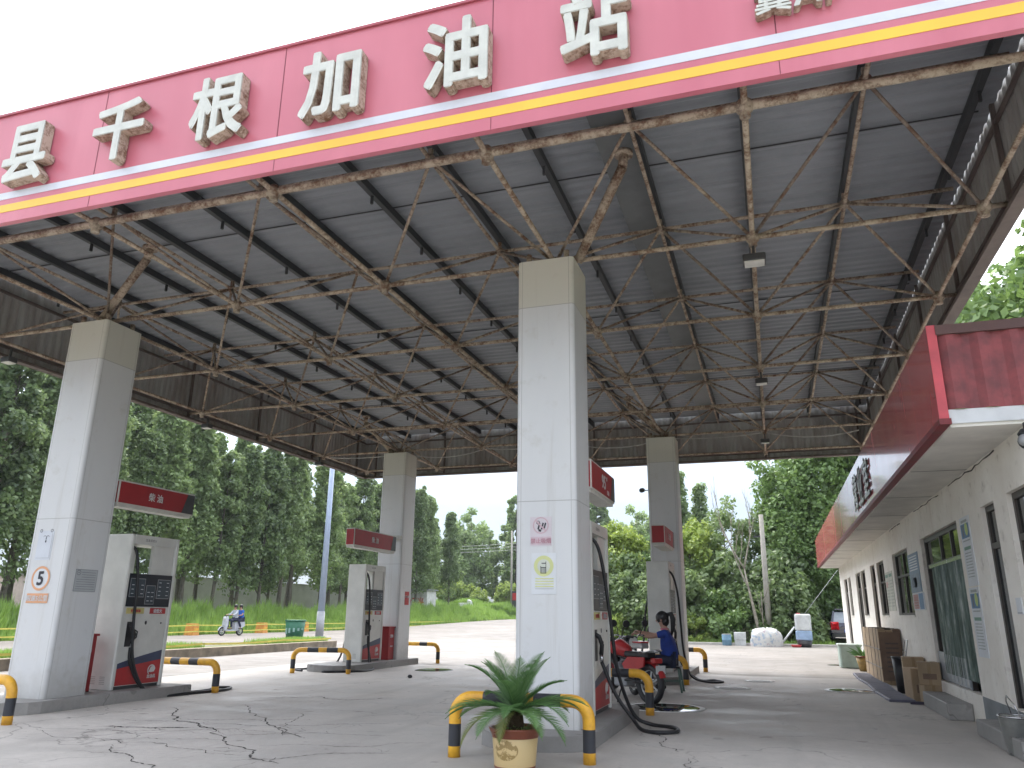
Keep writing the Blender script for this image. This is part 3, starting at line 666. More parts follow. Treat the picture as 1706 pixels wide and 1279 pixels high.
# stickers and notices
def notice(name, label, x, y, z, w_, h_, face, paint, cat='notice', bgm=PAPER):
    t = thing(name, (x, y, z), label, cat)
    mb = MB()
    if face == '-y': mb.box(-w_/2, -.006, -h_/2, w_/2, 0, h_/2)
    elif face == '+x': mb.box(0, -w_/2, -h_/2, .006, w_/2, h_/2)
    else: mb.box(-.012, -w_/2, -h_/2, 0, w_/2, h_/2)
    s = mb.build('sheet', bgm, t, Z0)
    mb = MB(); F = {'-y': lambda u, v, d: (u, -.006-d, v), '+x': lambda u, v, d: (.006+d, u, v), '-x': lambda u, v, d: (-.012-d, -u, v)}[face]
    def rect(u0, v0, u1, v1, mi, d=.003):
        mb.add([F(u0, v0, d), F(u1, v0, d), F(u1, v1, d), F(u0, v1, d)], [(0, 1, 2, 3)], mi)
    def ring(u, v, r0, r1, mi, d=.003, n=32, a0=0, a1=2*PI, sy=1):
        V = []
        for k in range(n+1): a = a0+(a1-a0)*k/n; V += [F(u+r0*math.cos(a), v+r0*math.sin(a)*sy, d), F(u+r1*math.cos(a), v+r1*math.sin(a)*sy, d)]
        mb.add(V, [(2*k, 2*k+1, 2*k+3, 2*k+2) for k in range(n)], mi)
    def poly(P, mi, d=.004): mb.add([F(u, v, d) for u, v in P], [tuple(range(len(P)))], mi)
    def text(s_, u, v, h, mi, d=.004, bold=.01, w=None): text_add(mb, s_, F(u, v, d), w, h, face, bold, 0, mi)
    ms = paint(rect, ring, poly, text); mb.build('print', ms, s, Z0); return t
def p_smoke(rect, ring, poly, text):
    ring(0, .08, .098, .115, 1)
    for dx in (-.05, .0, .035): poly([(dx, .03), (dx+.02, .02), (dx+.045, .11), (dx+.025, .12)], 0)
    poly([(-.09, .15), (-.075, .165), (.085, .005), (.07, -.01)], 1, .006); poly([(-.035, .0), (.0, -.01), (.01, .02), (-.03, .03)], 0)
    ring(-.04, .12, .018, .026, 0); rect(-.145, -.185, .145, -.075, 2); text('禁止吸烟', 0, -.13, .07, 3)
    return [INK, PINKINK, mat('pink_bar', (.58, .46, .5), .7), mat('deep_pink', (.5, .25, .3), .7)]
notice('no_smoking_sticker', 'faded pink no smoking sticker, upper notice on the tall central column', -3.0, 10.39, 2.7, .31, .4, '-y', p_smoke, bgm=PINKBG)
def p_phone(rect, ring, poly, text):
    ring(0, .1, 0, .14, 1, .002); ring(0, .1, 0, .09, 3, .003)
    rect(-.045, .0, .035, .008, 0); rect(-.045, .0, -.037, .1, 0, .0035)
    for k in range(4): rect(-.03+k*.018, .01, -.022+k*.018, .075, 0, .0035)
    rect(.028, .0, .036, .16, 0, .0035); rect(-.03, .13, .036, .142, 0, .0035); rect(-.045, .075, .036, .085, 0, .0035)
    for k in range(4): rect(-.12, -.06-k*.035, .14, -.075-k*.035, 1)
    rect(-.12, -.2, .14, -.205, 2)
    return [INK, YELINK, GREY, mat('pale_yellow_ink', (.6, .63, .55), .7)]
notice('phone_notice', 'faded yellow phone warning notice, lower notice on the tall central column', -2.96, 10.39, 2.13, .35, .55, '-y', p_phone, bgm=PAPER)
def p_torn(rect, ring, poly, text):
    ring(-.12, .25, .02, .028, 0); ring(.12, .25, .02, .028, 0); poly([(.0, .05), (.025, .045), (.03, .08), (.01, .09)], 0); ring(.05, .13, .03, .037, 0, a0=.5, a1=4); ring(-.02, .13, .03, .036, 0, a0=-1, a1=2.6)
    rect(-.15, -.22, .15, -.215, 1); rect(.143, -.22, .15, .2, 1)
    return [INK, GREY]
notice('torn_notice', 'bleached torn sheet, topmost notice on the leftmost column', -12.02, 10.43, 2.66, .34, .5, '-y', p_torn, bgm=mat('bleached', (.57, .6, .65), .6, dirt=.06))
def p_five(rect, ring, poly, text):
    ring(0, .05, .165, .205, 0); ring(0, .05, 0, .165, 1, .002); text('5', 0, .05, .24, 2, .005, .03)
    rect(-.24, -.36, .24, -.2, 0); text('限速5公里', 0, -.28, .1, 1, .005, .01)
    return [ORANGE, PAPER, INK]
tn = notice('speed_limit_sticker', 'round orange 5 speed limit sticker with orange caption bar on the leftmost column', -11.97, 10.43, 2.05, .06, .06, '-y', p_five)
def p_fine(rect, ring, poly, text):
    ring(-.17, .13, .035, .045, 0); rect(-.185, .125, -.155, .14, 0)
    for k in range(8): rect(-.1 if k < 3 else -.2, .14-k*.04, .2, .133-k*.04, 0)
    for a, b_, c, d in ((-.235, .18, .235, .186), (-.235, -.186, .235, -.18), (-.235, -.186, -.229, .186), (.229, -.186, .235, .186)): rect(a, b_, c, d, 0)
    return [mat('faded_ink', (.2, .21, .22), .7)]
notice('safety_rules_sheet', 'grey sheet of small print with round stamp on the side of the leftmost column', -11.48, 10.9, 2.08, .48, .38, '+x', p_fine, bgm=mat('grey_sheet', (.42, .44, .45), .6, dirt=.06))
def p_red(rect, ring, poly, text):
    text('灭火器', 0, .05, .08, 0); return [PAPER]
notice('fire_notice', 'small red notice on the farther left column', -11.48, 23.85, 2.05, .3, .42, '+x', p_red, bgm=RED)
def box_red(x, y, label):
    t = thing('fire_box', (x, y, .18), label, 'fire box'); mb = MB(); mb.box(-.22, -.2, 0, .22, .2, .95, bev=.02); b_ = mb.build('box_body', DRED, t, Z0)
    mb = MB(); mb.box(-.24, -.22, .95, .24, .22, .99); mb.build('lid', DRED, t, Z0); mb = MB(); text_add(mb, '消防', (.223, 0, .7), None, .1, '+x', .01); text_add(mb, '灭火器', (.223, 0, .4), None, .05, '+x', .01); mb.build('lettering', PAPER, b_, Z0)
box_red(-11.8, 23.1, 'dark red extinguisher box between the diesel pump and the farther left column')
box_red(-12.08, 11.55, 'dark red box squeezed between the leftmost column and the pump')
# lamps under the canopy
def lamp(x, y, big, label):
    t = thing('canopy_lamp', (x, y, 6.5), label, 'lamp', 'square lamps hung below the space frame'); s = .16 if big else .13
    mb = MB(); mb.box(-s, -s*.8, .06, s, s*.8, .17, bev=.02); mb.box(-.02, -.02, .17, .02, .02, .36); mb.build('housing', DGREY, t, Z0)
    mb = MB(); mb.box(-s+.02, -s*.8+.02, .045, s-.02, s*.8-.02, .06); mb.build('lens', LENS, t, Z0)
lamp(.12, 10.87, 1, 'square flood lamp hung from the frame, nearest one right of the central column')
lamp(.12, 17.3, 0, 'square lamp hung mid canopy in line with the nearest flood lamp')
lamp(.12, 23.7, 0, 'small square lamp hung near the back in line with the other two')
for y, q in ((11.3, 'nearest'), (17.5, 'middle'), (23.4, 'farthest')): lamp(-14.93, y, 0, q+' of the three flat lamps along the left edge of the canopy')
t = thing('security_camera', (-3.4, 22.9+.3, 5.2), 'small black security camera on the left side of the rear right column', 'camera')
mb = MB(); mb.tube([(.05, 0, 0), (-.08, 0, 0)], .015, 6); mb.build('bracket', GREY, t, Z0); mb = MB(); mb.tube([(-.12, .12, .03), (-.12, -.16, -.02)], .07, 12); mb.build('camera_body', BLACK, t, Z0)

# ------------------------------------------------------------------ office building
WX = 2.95; OY0, OY1 = 10.15, 39.4; SO = 3.78; FB = 3.84; FT = 5.06
off_ = thing('office_building', (5.7, 24.8, 0), 'low whitewashed office with deep red fascia board along the right side', 'building')
b = NB('lime_wall'); x, y, z = b.xyz(); n1 = b.noise(.7, 7, .68); n2 = b.noise(4, 7, .7); n3 = b.noise(1.1, 5, .6, (1, 1, .15))
c0 = b.mix(b.ramp(n1, [(.34, 0), (.66, 1)]), (.7, .655, .585), (.82, .79, .73)); c0 = b.mix(b.math('MULTIPLY', b.ramp(n2, [(.3, 1), (.44, 0)]), .5), c0, (.3, .26, .21))
c0 = b.mix(b.math('MULTIPLY', b.ramp(n3, [(.58, 0), (.7, 1)]), .3), c0, (.42, .33, .26))
b.color(c0); b.rough(.85); b.bump(n2, .25, .02); WALLM = b.m
SOFM = mat('soffit_plaster', (.68, .655, .6), .85, dirt=.22, scale=1.2)
DOORS = [(10.3, 11.42), (12.05, 12.8), (14.45, 17.9), (26.05, 27.2), (30.4, 32.1), (35.8, 37.3)]
WINS = [(19.7, 22.15), (23.95, 25.5), (28.8, 30.2), (34.2, 35.3)]
holes = [(a, b_, .45, 3.15) for a, b_ in DOORS]+[(a, b_, 1.66, 3.14) for a, b_ in WINS]
yb = sorted({OY0, OY1}|{h[0] for h in holes}|{h[1] for h in holes}); zb = [0, .45, 1.66, 3.14, 3.15, SO]
mb = MB()
for i in range(len(yb)-1):
    for j in range(len(zb)-1):
        ym, zm = (yb[i]+yb[i+1])/2, (zb[j]+zb[j+1])/2
        if any(h[0] < ym < h[1] and h[2] < zm < h[3] for h in holes): continue
        mb.add([(WX, yb[i], zb[j]), (WX, yb[i+1], zb[j]), (WX, yb[i+1], zb[j+1]), (WX, yb[i], zb[j+1])], [(0, 3, 2, 1)])
D = .13
for a, b_, c, d in holes:
    mb.add([(WX, a, c), (WX+D, a, c), (WX+D, a, d), (WX, a, d)], [(0, 1, 2, 3)]); mb.add([(WX, b_, c), (WX+D, b_, c), (WX+D, b_, d), (WX, b_, d)], [(3, 2, 1, 0)])
    mb.add([(WX, a, d), (WX+D, a, d), (WX+D, b_, d), (WX, b_, d)], [(0, 1, 2, 3)]); mb.add([(WX, a, c), (WX+D, a, c), (WX+D, b_, c), (WX, b_, c)], [(3, 2, 1, 0)])
mb.build('front_wall', WALLM, off_)
mb = MB(); mb.box(WX+D+.02, OY0+.02, 0, 8.6, OY0+.25, SO); mb.box(WX+D+.02, OY1-.25, 0, 8.6, OY1, SO); mb.box(8.4, OY0+.25, 0, 8.6, OY1-.25, SO); mb.box(WX, OY1-.001, 0, WX+D+.02, OY1+.004, SO); mb.box(WX, OY0-.004, 0, WX+D+.02, OY0+.001, SO); mb.build('side_walls', WALLM, off_)
mb = MB(); mb.box(WX+.01, OY0+.25, .3, 8.4, OY1-.25, .44); mb.build('floor_slab', mat('tile_floor', (.25, .24, .22), .4), off_)
mb = MB(); mb.box(2.16, OY0-.05, SO+.0, 9, OY1+.1, 3.98); mb.build('roof_slab', SOFM, off_)
mb = MB(); mb.box(2.14, OY0-.08, 3.82, 9, OY0-.052, 3.99); mb.build('slab_edge', mat('edge_white', (.62, .64, .66), .6, dirt=.15), off_)
mb = MB(); mb.box(WX-.006, 11.45, 0, WX+.02, 12.02, .45); mb.box(WX-.006, 12.83, 0, WX+.02, 14.42, .45); mb.box(WX-.006, 12.02, 0, WX+.02, 12.83, .44); mb.build('plinth', mat('plinth_grey', (.2, .215, .225), .75, dirt=.3), off_)
# fascia board, glossy panels
b = NB('office_fascia_red'); n1 = b.noise(.5, 4); n2 = b.noise(1.4, 5, .6, (1, 1, .2))
b.color(b.mix(b.ramp(n1, [(.35, 0), (.65, 1)]), (.58, .1, .12), (.62, .12, .14))); b.rough(b.ramp(n2, [(.3, .16), (.7, .3)])); b.b.inputs['Coat Weight'].default_value = .6; b.b.inputs['Coat Roughness'].default_value = .06; b.bump(b.noise(.9, 2, .5, (1, 1, .3)), .05, .05); OFR = b.m
mb = MB()
ys2 = rng(OY0-.1, OY1+.1, 20)
for a, b_ in zip(ys2, ys2[1:]): mb.box(2.05, a, FB+.04, 2.14, b_-.004, FT)
fb = mb.build('fascia_board', OFR, off_)
mb = MB(); mb.box(2.04, OY0-.11, FB-.03, 2.17, OY1+.1, FB+.04); mb.build('lower_trim', mat('trim_dark_red', (.2, .022, .028), .5, dirt=.4, scale=5), fb)
mb = MB(); mb.box(2.045, OY0-.115, FB+.04, 2.15, OY0-.1, FT); mb.build('end_trim', mat('trim_pink_red', (.55, .08, .1), .5), fb)
mb = corr((2.16, OY0-.06, 0), (9, OY0-.06, 0), 3.99, 4.93, (0, -1, 0), .34, .045); mb.build('corrugated_end', mat('old_red_sheet', (.24, .055, .06), .6, dirt=.4, scale=5, dirtcol=(.13, .035, .04)), off_)
mb = MB(); mb.box(2.14, OY0-.13, 4.93, 9, OY0+.1, 5.05); mb.build('end_cap', mat('cap_brown', (.1, .05, .045), .6), off_)
for ch, yc in (('营', 19.75), ('业', 18.65), ('室', 17.5)):
    mb = MB(); text_add(mb, ch, (2.02, yc, 4.42), .95, .82, '-x', .02, .006, 0, 1); mb.build('letter', [LETF, mat('letter_black', (.02, .02, .02), .5)], fb)
# windows and doors
GLS = NB('window_glass'); GLS.color((.03, .04, .04)); GLS.rough(.04); GLS.b.inputs['Transmission Weight'].default_value = .65; GLS = GLS.m
XG = WX+.065
for k, (a, b_) in enumerate(WINS):
    mb = MB(); w_ = b_-a; mid = a+w_*.5; z0, z1 = 1.66, 3.14; T = .06
    for y0, y1_, c, d in ((a, b_, z0, z0+T), (a, b_, z1-T, z1), (a, a+T, z0+T, z1-T), (b_-T, b_, z0+T, z1-T), (mid-T/2, mid+T/2, z0+T, z1-T), (a+T, mid-T/2, 2.55, 2.6), (mid+T/2, b_-T, 2.55, 2.6)): mb.box(XG, y0, c, XG+.07, y1_, d)
    w0 = mb.build('window', WOOD, off_)
    mb = MB(); mb.box(XG+.03, a+T, z0+T, XG+.036, b_-T, z1-T); mb.build('pane', GLS, w0)
    mb = MB(); mb.box(WX-.02, a-.02, z0-.03, WX+.06, b_+.02, z0+.002); mb.build('sill', WALLM, w0)
for k, (a, b_) in enumerate(DOORS):
    z0, z1 = .45, 3.15; T = .08
    mb = MB()
    for y0, y1_, c, d in ((a, b_, z1-T, z1), (a, a+T, z0, z1-T), (b_-T, b_, z0, z1-T), (a+T, b_-T, 2.55, 2.63)): mb.box(XG, y0, c, XG+.08, y1_, d)
    if k != 2:
        d0 = mb.build('door', WOOD, off_)
        mb = MB(); mb.box(XG+.03, a+T, z0+.01, XG+.06, b_-T, 2.55); mb.build('door_leaf', mat('door_leaf_brown', (.035, .028, .024), .35, dirt=.3) if k > 1 else DGLASS, d0)
        mb = MB(); mb.box(XG+.03, a+T, 2.63, XG+.036, b_-T, z1-T); mb.build('transom_pane', GLS, d0)
    else:
        for y0 in (a+.95, a+1.9): mb.box(XG, y0-.03, z0, XG+.08, y0+.03, z1-T)
        d0 = mb.build('door', WOOD, off_)
        mb = MB(); mb.box(XG+.03, a+T, 2.63, XG+.036, b_-T, z1-T); mb.build('transom_pane', GLS, d0)
        mb = MB(); n = 120; V = []
        rr = random.Random(3)
        for i in range(n+1):
            y_ = a+.15+(b_-a-.75)*i/n; x_ = XG-.025+.018*math.sin(i*1.7)+rr.uniform(-.006, .006); V += [(x_, y_, .62), (x_, y_, 2.56)]
        mb.add(V, [(2*i, 2*i+1, 2*i+3, 2*i+2) for i in range(n)])
        bb = NB('strip_curtain'); f = bb.noise(5, 5, .6, (1, 1, .25)); bb.color(bb.ramp(f, [(.35, (.05, .085, .07)), (.55, (.17, .23, .2)), (.72, (.55, .58, .55))])); bb.rough(.25); bb.b.inputs['Transmission Weight'].default_value = .25
        mb.build('strip_curtain', bb.m, d0)
        mb = MB(); mb.box(XG-.05, a+.1, 2.54, XG-.01, b_-.5, 2.6); mb.build('curtain_rail', STEEL, d0)
        mb = MB(); mb.box(XG-.02, a+.9, .47, XG+.0, b_-.02, .98); 
        for q in range(6): mb.box(XG-.032, a+.95+q*.3, .5, XG-.02, a+1.2+q*.3, .95)
        mb.build('kick_panel', mat('kick_grey', (.34, .37, .4), .4, .3), d0)
def step(y0, y1, x0, h, label):
    mb = MB(); mb.box(x0-2.8, y0-(y0+y1)/2, 0, WX-2.8-.003, y1-(y0+y1)/2, h, bev=.02)
    tag(mb.build('door_step', ISLM, None, Z0, (2.8, (y0+y1)/2, 0)), label, 'door step', 'concrete steps at the office doors')
step(15.2, 17.5, 2.56, .26, 'concrete step below the wide glass door')
step(11.2, 13.5, 2.62, .22, 'concrete step at the two nearer narrow doors, nearest the metal bucket')
RQ = random.Random(4)
for (ya, yb_, zz, amp) in ((11.6, 14.6, SO-.02, .03), (15.5, 18.2, SO-.02, .02), (20.2, 22.0, SO-.03, .02)):
    mb = MB(); mb.tube([(WX-.004, ya+(yb_-ya)*q/14, zz-abs(RQ.gauss(0, amp))) for q in range(15)], .008, 5, rs=[.003+.009*RQ.random() for q in range(15)]); mb.build('wall_crack', CRKM, off_)
for yy in (13.2, 16.1, 19.0, 22.0, 25.2, 29.0, 33.0): mb = MB(); mb.box(2.18, yy-.006, SO-.004, WX, yy+.006, SO+.001); mb.build('soffit_joint', CRKM, off_)
# boards on the office wall
def p_blue1(rect, ring, poly, text):
    rect(-.55, -.38, .55, -.02, 1); rect(-.1, -.3, .2, -.1, 0); ring(-.25, -.2, .06, .1, 0)
    for k in range(6): rect(-.5, .35-k*.055, .5, .325-k*.055, 0)
    return [PAPER, mat('grey_blue', (.2, .26, .32), .6)]
notice('blue_notice_board', 'grey blue framed notice board right of the widest window', WX, 19.05, 2.54, 1.3, .82, '-x', p_blue1, bgm=mat('blue_board', (.16, .24, .34), .5))
def p_rb(rect, ring, poly, text):
    rect(-.62, -.15, -.0, .15, 0); rect(.08, -.16, .6, .16, 1)
    for k in range(5): rect(-.58, .12-k*.055, -.05, .105-k*.055, 2)
    return [mat('pale_red_print', (.55, .3, .28), .6), BLUEINK, PAPER]
notice('red_blue_board', 'small board half red print half blue under the blue notice board', WX, 18.95, 1.94, 1.4, .36, '-x', p_rb)
def p_pale(rect, ring, poly, text):
    for q in (-.35, .35):
        rect(q-.28, .36, q+.28, .44, 0)
        for k in range(9): rect(q-.28, .28-k*.08, q+.28, .25-k*.08, 1)
    rect(-.55, .1, -.25, .25, 2); return [GREENINK, mat('pale_print', (.42, .44, .38), .7), mat('pale_red_print', (.55, .3, .28), .6)]
notice('paper_notice_board', 'pale board of two printed sheets between the two nearer windows', WX, 23.15, 2.27, 1.35, 1.0, '-x', p_pale, bgm=mat('yellowed_paper', (.55, .55, .47), .6))
def p_post(rect, ring, poly, text):
    rect(-.26, .2, .26, .42, 0); ring(0.1, .33, 0, .1, 1, .005); rect(-.24, .15, .24, .17, 2); rect(-.2, .44, .2, .48, 2); rect(-.17, .22, -.06, .4, 3, .005)
    rect(-.22, .02, .22, .07, 4)
    for k in range(9): rect(-.22, -.02-k*.045, .2, -.035-k*.045, 2)
    return [BLUEINK, mat('lime_print', (.5, .6, .2), .6), mat('grey_print', (.35, .38, .36), .6), NAVY, GREENINK]
notice('upper_poster', 'upper of two tall white and blue posters between the glass door and the narrow door', WX, 13.85, 2.61, .64, 1.05, '-x', p_post)
notice('lower_poster', 'lower of two tall white and blue posters between the glass door and the narrow door', WX, 13.9, 1.55, .64, 1.02, '-x', p_post)
notice('door_plate', 'small blank white plate beside the nearest door', WX, 11.62, 1.76, .24, .2, '-x', lambda rect, ring, poly, text: (rect(-.1, -.09, .1, -.08, 0), [GREY])[1])
t = thing('flood_lamp', (2.45, 9.75+.75, 3.5), 'black round security lamp under the near end of the office eave', 'lamp')
t.location = (2.9, 9.98, 3.55); t.scale = (.85,)*3
mb = MB(); mb.ball((0, 0, 0), .13, 16, sc=(1, 1, .95)); mb.lathe([(.1, .05), (.12, .1), (.08, .16)], n=14); mb.box(-.03, -.03, .1, .03, .03, .25); mb.build('lamp_housing', BLACK, t, Z0)
mb = MB(); mb.ball((-.06, -.06, .0), .085, 12); mb.build('lamp_lens', GREY, t, Z0)


# ------------------------------------------------------------------ vegetation
def cards(R, Cn, rad, n_per, size, flat=.35, asp=.62, sq=(1, 1, 1)):
    """leaf-sized diamond faces scattered round clump centres"""
    k = len(Cn); n = k*n_per
    c = np.repeat(Cn, n_per, 0); r = np.repeat(rad, n_per)
    d = R.normal(size=(n, 3)); d /= np.linalg.norm(d, axis=1)[:, None]
    p = c+d*np.array(sq)*(r*R.uniform(.25, 1, n)**.6)[:, None]
    nr = d*.6+R.normal(size=(n, 3))*.6+np.array([0, 0, flat]); nr /= np.linalg.norm(nr, axis=1)[:, None]
    a = np.cross(nr, R.normal(size=(n, 3))); a /= np.linalg.norm(a, axis=1)[:, None]+1e-9; b_ = np.cross(nr, a)
    s = (size*R.uniform(.55, 1.35, n))[:, None]
    V = np.stack([p-a*s, p+b_*s*asp, p+a*s, p-b_*s*asp], 1).reshape(-1, 3)
    return V, np.arange(n*4).reshape(-1, 4)
def tree_parts(seed, H, R0, z0, kind, n_cl, n_per, size, leaf, trunk_r, bark=TRUNK, lean=0.):
    R = np.random.default_rng(seed); Cn = []; rad = []; mb = MB()
    top = Vector((lean*H, 0, H*.93)); pts = []; N = 7
    for i in range(N+1):
        t = i/N; pts.append((lean*H*t+R.normal()*.05*t, R.normal()*.06*t, H*.93*t))
    mb.tube(pts, trunk_r, 8, rs=[trunk_r*(1-t/N*.93)*(1.25 if t == 0 else 1) for t in range(N+1)])
    leaders = [(R.uniform(0, 2*PI), R.uniform(.25, .75)*R0, R.uniform(.7, 1.06)) for _ in range(5)] if kind == 'poplar' else []
    for i in range(n_cl):
        if kind == 'poplar':
            if i < n_cl*.55:
                t = R.uniform()**.85; z = z0+(H-z0)*t*.97; rr = R0*(min(1, t*5+.35))*(1-t)**.3*(.8+.3*math.sin(t*13+seed)*math.cos(t*5))
                a = R.uniform(0, 2*PI); q = rr*R.uniform(.35, 1)**.5
                x, y = q*math.cos(a), q*math.sin(a); s = .55+.5*(1-t)
            else:
                la, lr, lt = leaders[i % 5]; t = R.uniform(.25, 1); z = z0+(H-z0)*lt*t
                q = .55*(1-t)+.15; x = lr*math.cos(la)*(1-.25*t)+R.normal()*q; y = lr*math.sin(la)*(1-.25*t)+R.normal()*q; s = .34+.45*(1-t)
        elif kind == 'broad':
            u = R.normal(size=3); u /= np.linalg.norm(u); u *= R.uniform(.45, 1)**.5
            u *= 1+.22*math.sin(u[0]*7+seed)*math.cos(u[1]*6)
            x, y = u[0]*R0, u[1]*R0; z = (z0+H)/2+u[2]*(H-z0)/2; s = R0*R.uniform(.2, .34)
        else:
            u = R.normal(size=3); u /= np.linalg.norm(u); u *= R.uniform(.3, 1)**.5
            x, y = u[0]*R0, u[1]*R0*.8; z = max(.12, z0+abs(u[2])*(H-z0)*.95); s = R0*R.uniform(.16, .34)
        x += lean*z; Cn.append((x, y, z)); rad.append(s)
    for i in R.choice(n_cl, min(n_cl, 26 if kind != 'shrub' else 10), replace=False):
        c = Cn[i]; zb_ = max(z0*.6, c[2]-(1.6 if kind == 'poplar' else .5*R0)-abs(c[0])*.3); zb_ = min(zb_, H*.85)
        r0 = trunk_r*.34*(1-zb_/H*.6); b0 = Vector((lean*zb_, 0, zb_)); c_ = Vector(c); m = b0.lerp(c_, .5)+Vector((0, 0, -.12*(c_-b0).length*.5))
        mb.tube([b0, m, c_], r0, 5, rs=[r0, r0*.65, r0*.25])
    V, F = cards(R, np.array(Cn), np.array(rad), n_per, size)
    V[:, 2] = np.maximum(V[:, 2], .02)
    return mb.mesh('trunk', bark), arr_mesh('crown', V, F, leaf)
TV = {
 'pop0': tree_parts(11, 18.8, 2.15, 3.4, 'poplar', 175, 92, .175, LEAF1, .22, lean=.012),
 'pop1': tree_parts(12, 17.2, 2.35, 3.2, 'poplar', 175, 92, .175, LEAF1, .2, lean=-.015),
 'pop2': tree_parts(13, 19.8, 2.0, 3.8, 'poplar', 170, 92, .175, LEAF1, .24, lean=.02),
 'pop3': tree_parts(14, 16.0, 2.5, 3.0, 'poplar', 190, 95, .18, LEAF1, .18),
 'pop4': tree_parts(15, 18.0, 2.2, 2.4, 'poplar', 165, 92, .18, LEAF1, .2, lean=-.02),
 'pop5': tree_parts(16, 17.0, 2.5, 4.2, 'poplar', 160, 92, .175, LEAF1, .2, lean=.03),
 'far0': tree_parts(21, 19.5, 4.6, 2.0, 'broad', 120, 110, .3, LEAF1, .3),
 'far1': tree_parts(22, 22.5, 4.2, 2.0, 'poplar', 150, 110, .3, LEAF1, .3),
 'slim': tree_parts(23, 15.5, 1.2, 3.5, 'poplar', 90, 90, .15, LEAF1, .12),
 'big0': tree_parts(31, 15.5, 3.6, 2.2, 'broad', 200, 150, .165, LEAF2, .26),
 'big1': tree_parts(32, 13.0, 3.3, 1.5, 'broad', 190, 150, .165, LEAF2, .24),
 'yel0': tree_parts(33, 8.2, 2.3, 1.6, 'broad', 80, 130, .14, LEAF3, .12),
 'mid0': tree_parts(34, 7.4, 2.2, 1.0, 'broad', 80, 130, .13, LEAF2, .12),
 'gry0': tree_parts(35, 8.6, 2.1, 1.2, 'broad', 60, 90, .13, LEAF4, .12, PALEBARK),
 'shr0': tree_parts(41, 4.3, 2.1, .1, 'shrub', 70, 110, .14, LEAF4, .06),
 'shr1': tree_parts(42, 3.2, 1.9, .1, 'shrub', 64, 110, .13, LEAF2, .06),
 'shr2': tree_parts(43, 2.2, 1.3, .05, 'shrub', 40, 90, .11, LEAF3, .04),
 'lol': tree_parts(44, 6.2, 2.4, 2.3, 'broad', 60, 110, .2, LEAF3, .14),
}
def tree(kind, x, y, label, cat='tree', group=None, name='poplar_tree', sc=1., z=None, rz=None):
    t = thing(name, (x, y, terr(x, y)-.05 if z is None else z), label, cat, group, random.uniform(0, 6.28) if rz is None else rz, sc)
    tr, cr = TV[kind]; link(tr, 'trunk', t); link(cr, 'crown', t); return t
# front row of the poplar plantation behind the tall grass, then a second row
R = random.Random(5)
GP = 'poplars of the plantation behind the tall grass'
y = 31.5; i = 0
while y < 112:
    tree(['pop0', 'pop1', 'pop2', 'pop3', 'pop4', 'pop5'][(i*5+i//6) % 6], -46.2+R.uniform(-.8, .8), y, 'tall slim poplar in the front row behind the tall grass across the road', group=GP, sc=R.uniform(.84, 1.08)*(1-.0013*(y-40)))
    y += R.uniform(2.5, 3.5)*(1+.004*(y-30)); i += 1
y = 34.
while y < 112:
    tree(R.choice(['pop0', 'pop1', 'pop2', 'pop3', 'pop4', 'pop5']), -51.5+R.uniform(-1, 1), y, 'poplar standing in the rear row of the plantation behind the tall grass', group='poplars of the rear plantation row', sc=R.uniform(.92, 1.07))
    y += R.uniform(3.4, 5.2); i += 1
# far wood beyond the junction
for k, (x, y_, kd, sc) in enumerate([(-66, 146, 'far1', .85), (-60.5, 150, 'far0', .82), (-55.5, 143, 'far0', .98), (-51.5, 152, 'far0', .8), (-46.5, 144, 'far1', .98), (-42.8, 150, 'far1', .9), (-38, 143, 'far0', 1.05), (-31, 146, 'far1', 1.), (-24, 150, 'far0', 1.), (-15, 140, 'far1', .9), (-73, 148, 'far1', .9)]):
    tree(kd, x, y_, 'large dark tree in the wood beyond the far junction', group='dark trees beyond the far junction', sc=sc)
for x, y_, sc, lb in ((-53.2, 126, .88, 'bright yellow green lollipop tree beyond the junction, left half of a touching pair'), (-50.9, 127, .82, 'bright yellow green lollipop tree beyond the junction, right half of a touching pair'), (-47.2, 126, .66, 'small bright green tree standing alone beyond the junction between the pair and the pole'), (-42.1, 125, .8, 'green leafy tree at the foot of the far power pole')):
    tree('lol', x, y_, lb, name='young_tree', sc=sc, z=terr(x, y_)-.6)
# right background: hedge of shrubs and trees past the forecourt
for kd, x, y_, sc, lb in [
 ('slim', -8.2, 78, 1., 'slim tall poplar right of the rear right column, left of two'), ('slim', -6.2, 79, .93, 'slim tall poplar right of the rear right column, right of two'),
 ('yel0', -10.3, 54.5, .98, 'yellow green round tree seen left of the rear right column'), ('mid0', -12.6, 52.5, .85, 'mid green tree behind the petrol pump, left of the yellow green one'),
 ('yel0', -5.3, 55.0, .98, 'yellow green tree just right of the rear right column'), ('mid0', -7.6, 56, .95, 'green tree hidden mostly behind the rear right column'),
 ('gry0', -2.9, 55.5, 1.05, 'greyish thin leaved tree behind the bare tree'), ('gry0', -.3, 56.5, 1.0, 'greyish thin leaved tree behind the utility pole'),
 ('big0', 3.2, 57.5, .98, 'big dense green tree left of the office end, tallest of the right background'), ('big1', 1.6, 55.5, .72, 'dense green tree directly behind the white water tank'),
 ('big0', 7.2, 60, 1.05, 'big dense green tree behind the far end of the office'), ('big1', 5.6, 59.5, .9, 'dense green tree above the parked dark car')]:
    tree(kd, x, y_, lb, name='poplar_tree' if kd == 'slim' else 'broadleaf_tree', sc=sc)
GS = 'dusty green shrubs along the back edge of the forecourt'
k = 0
for x in [-13.4, -11.4, -9.3, -7.2, -5.2, -3.2, -1.2, .7]:
    tree(['shr0', 'shr1', 'shr0', 'shr0'][k % 4], x+R.uniform(-.3, .3), 50.9+R.uniform(-.5, .9), 'dusty dark green shrub in the hedge behind the forecourt', 'shrub', GS, 'shrub', R.uniform(.85, 1.1)); k += 1
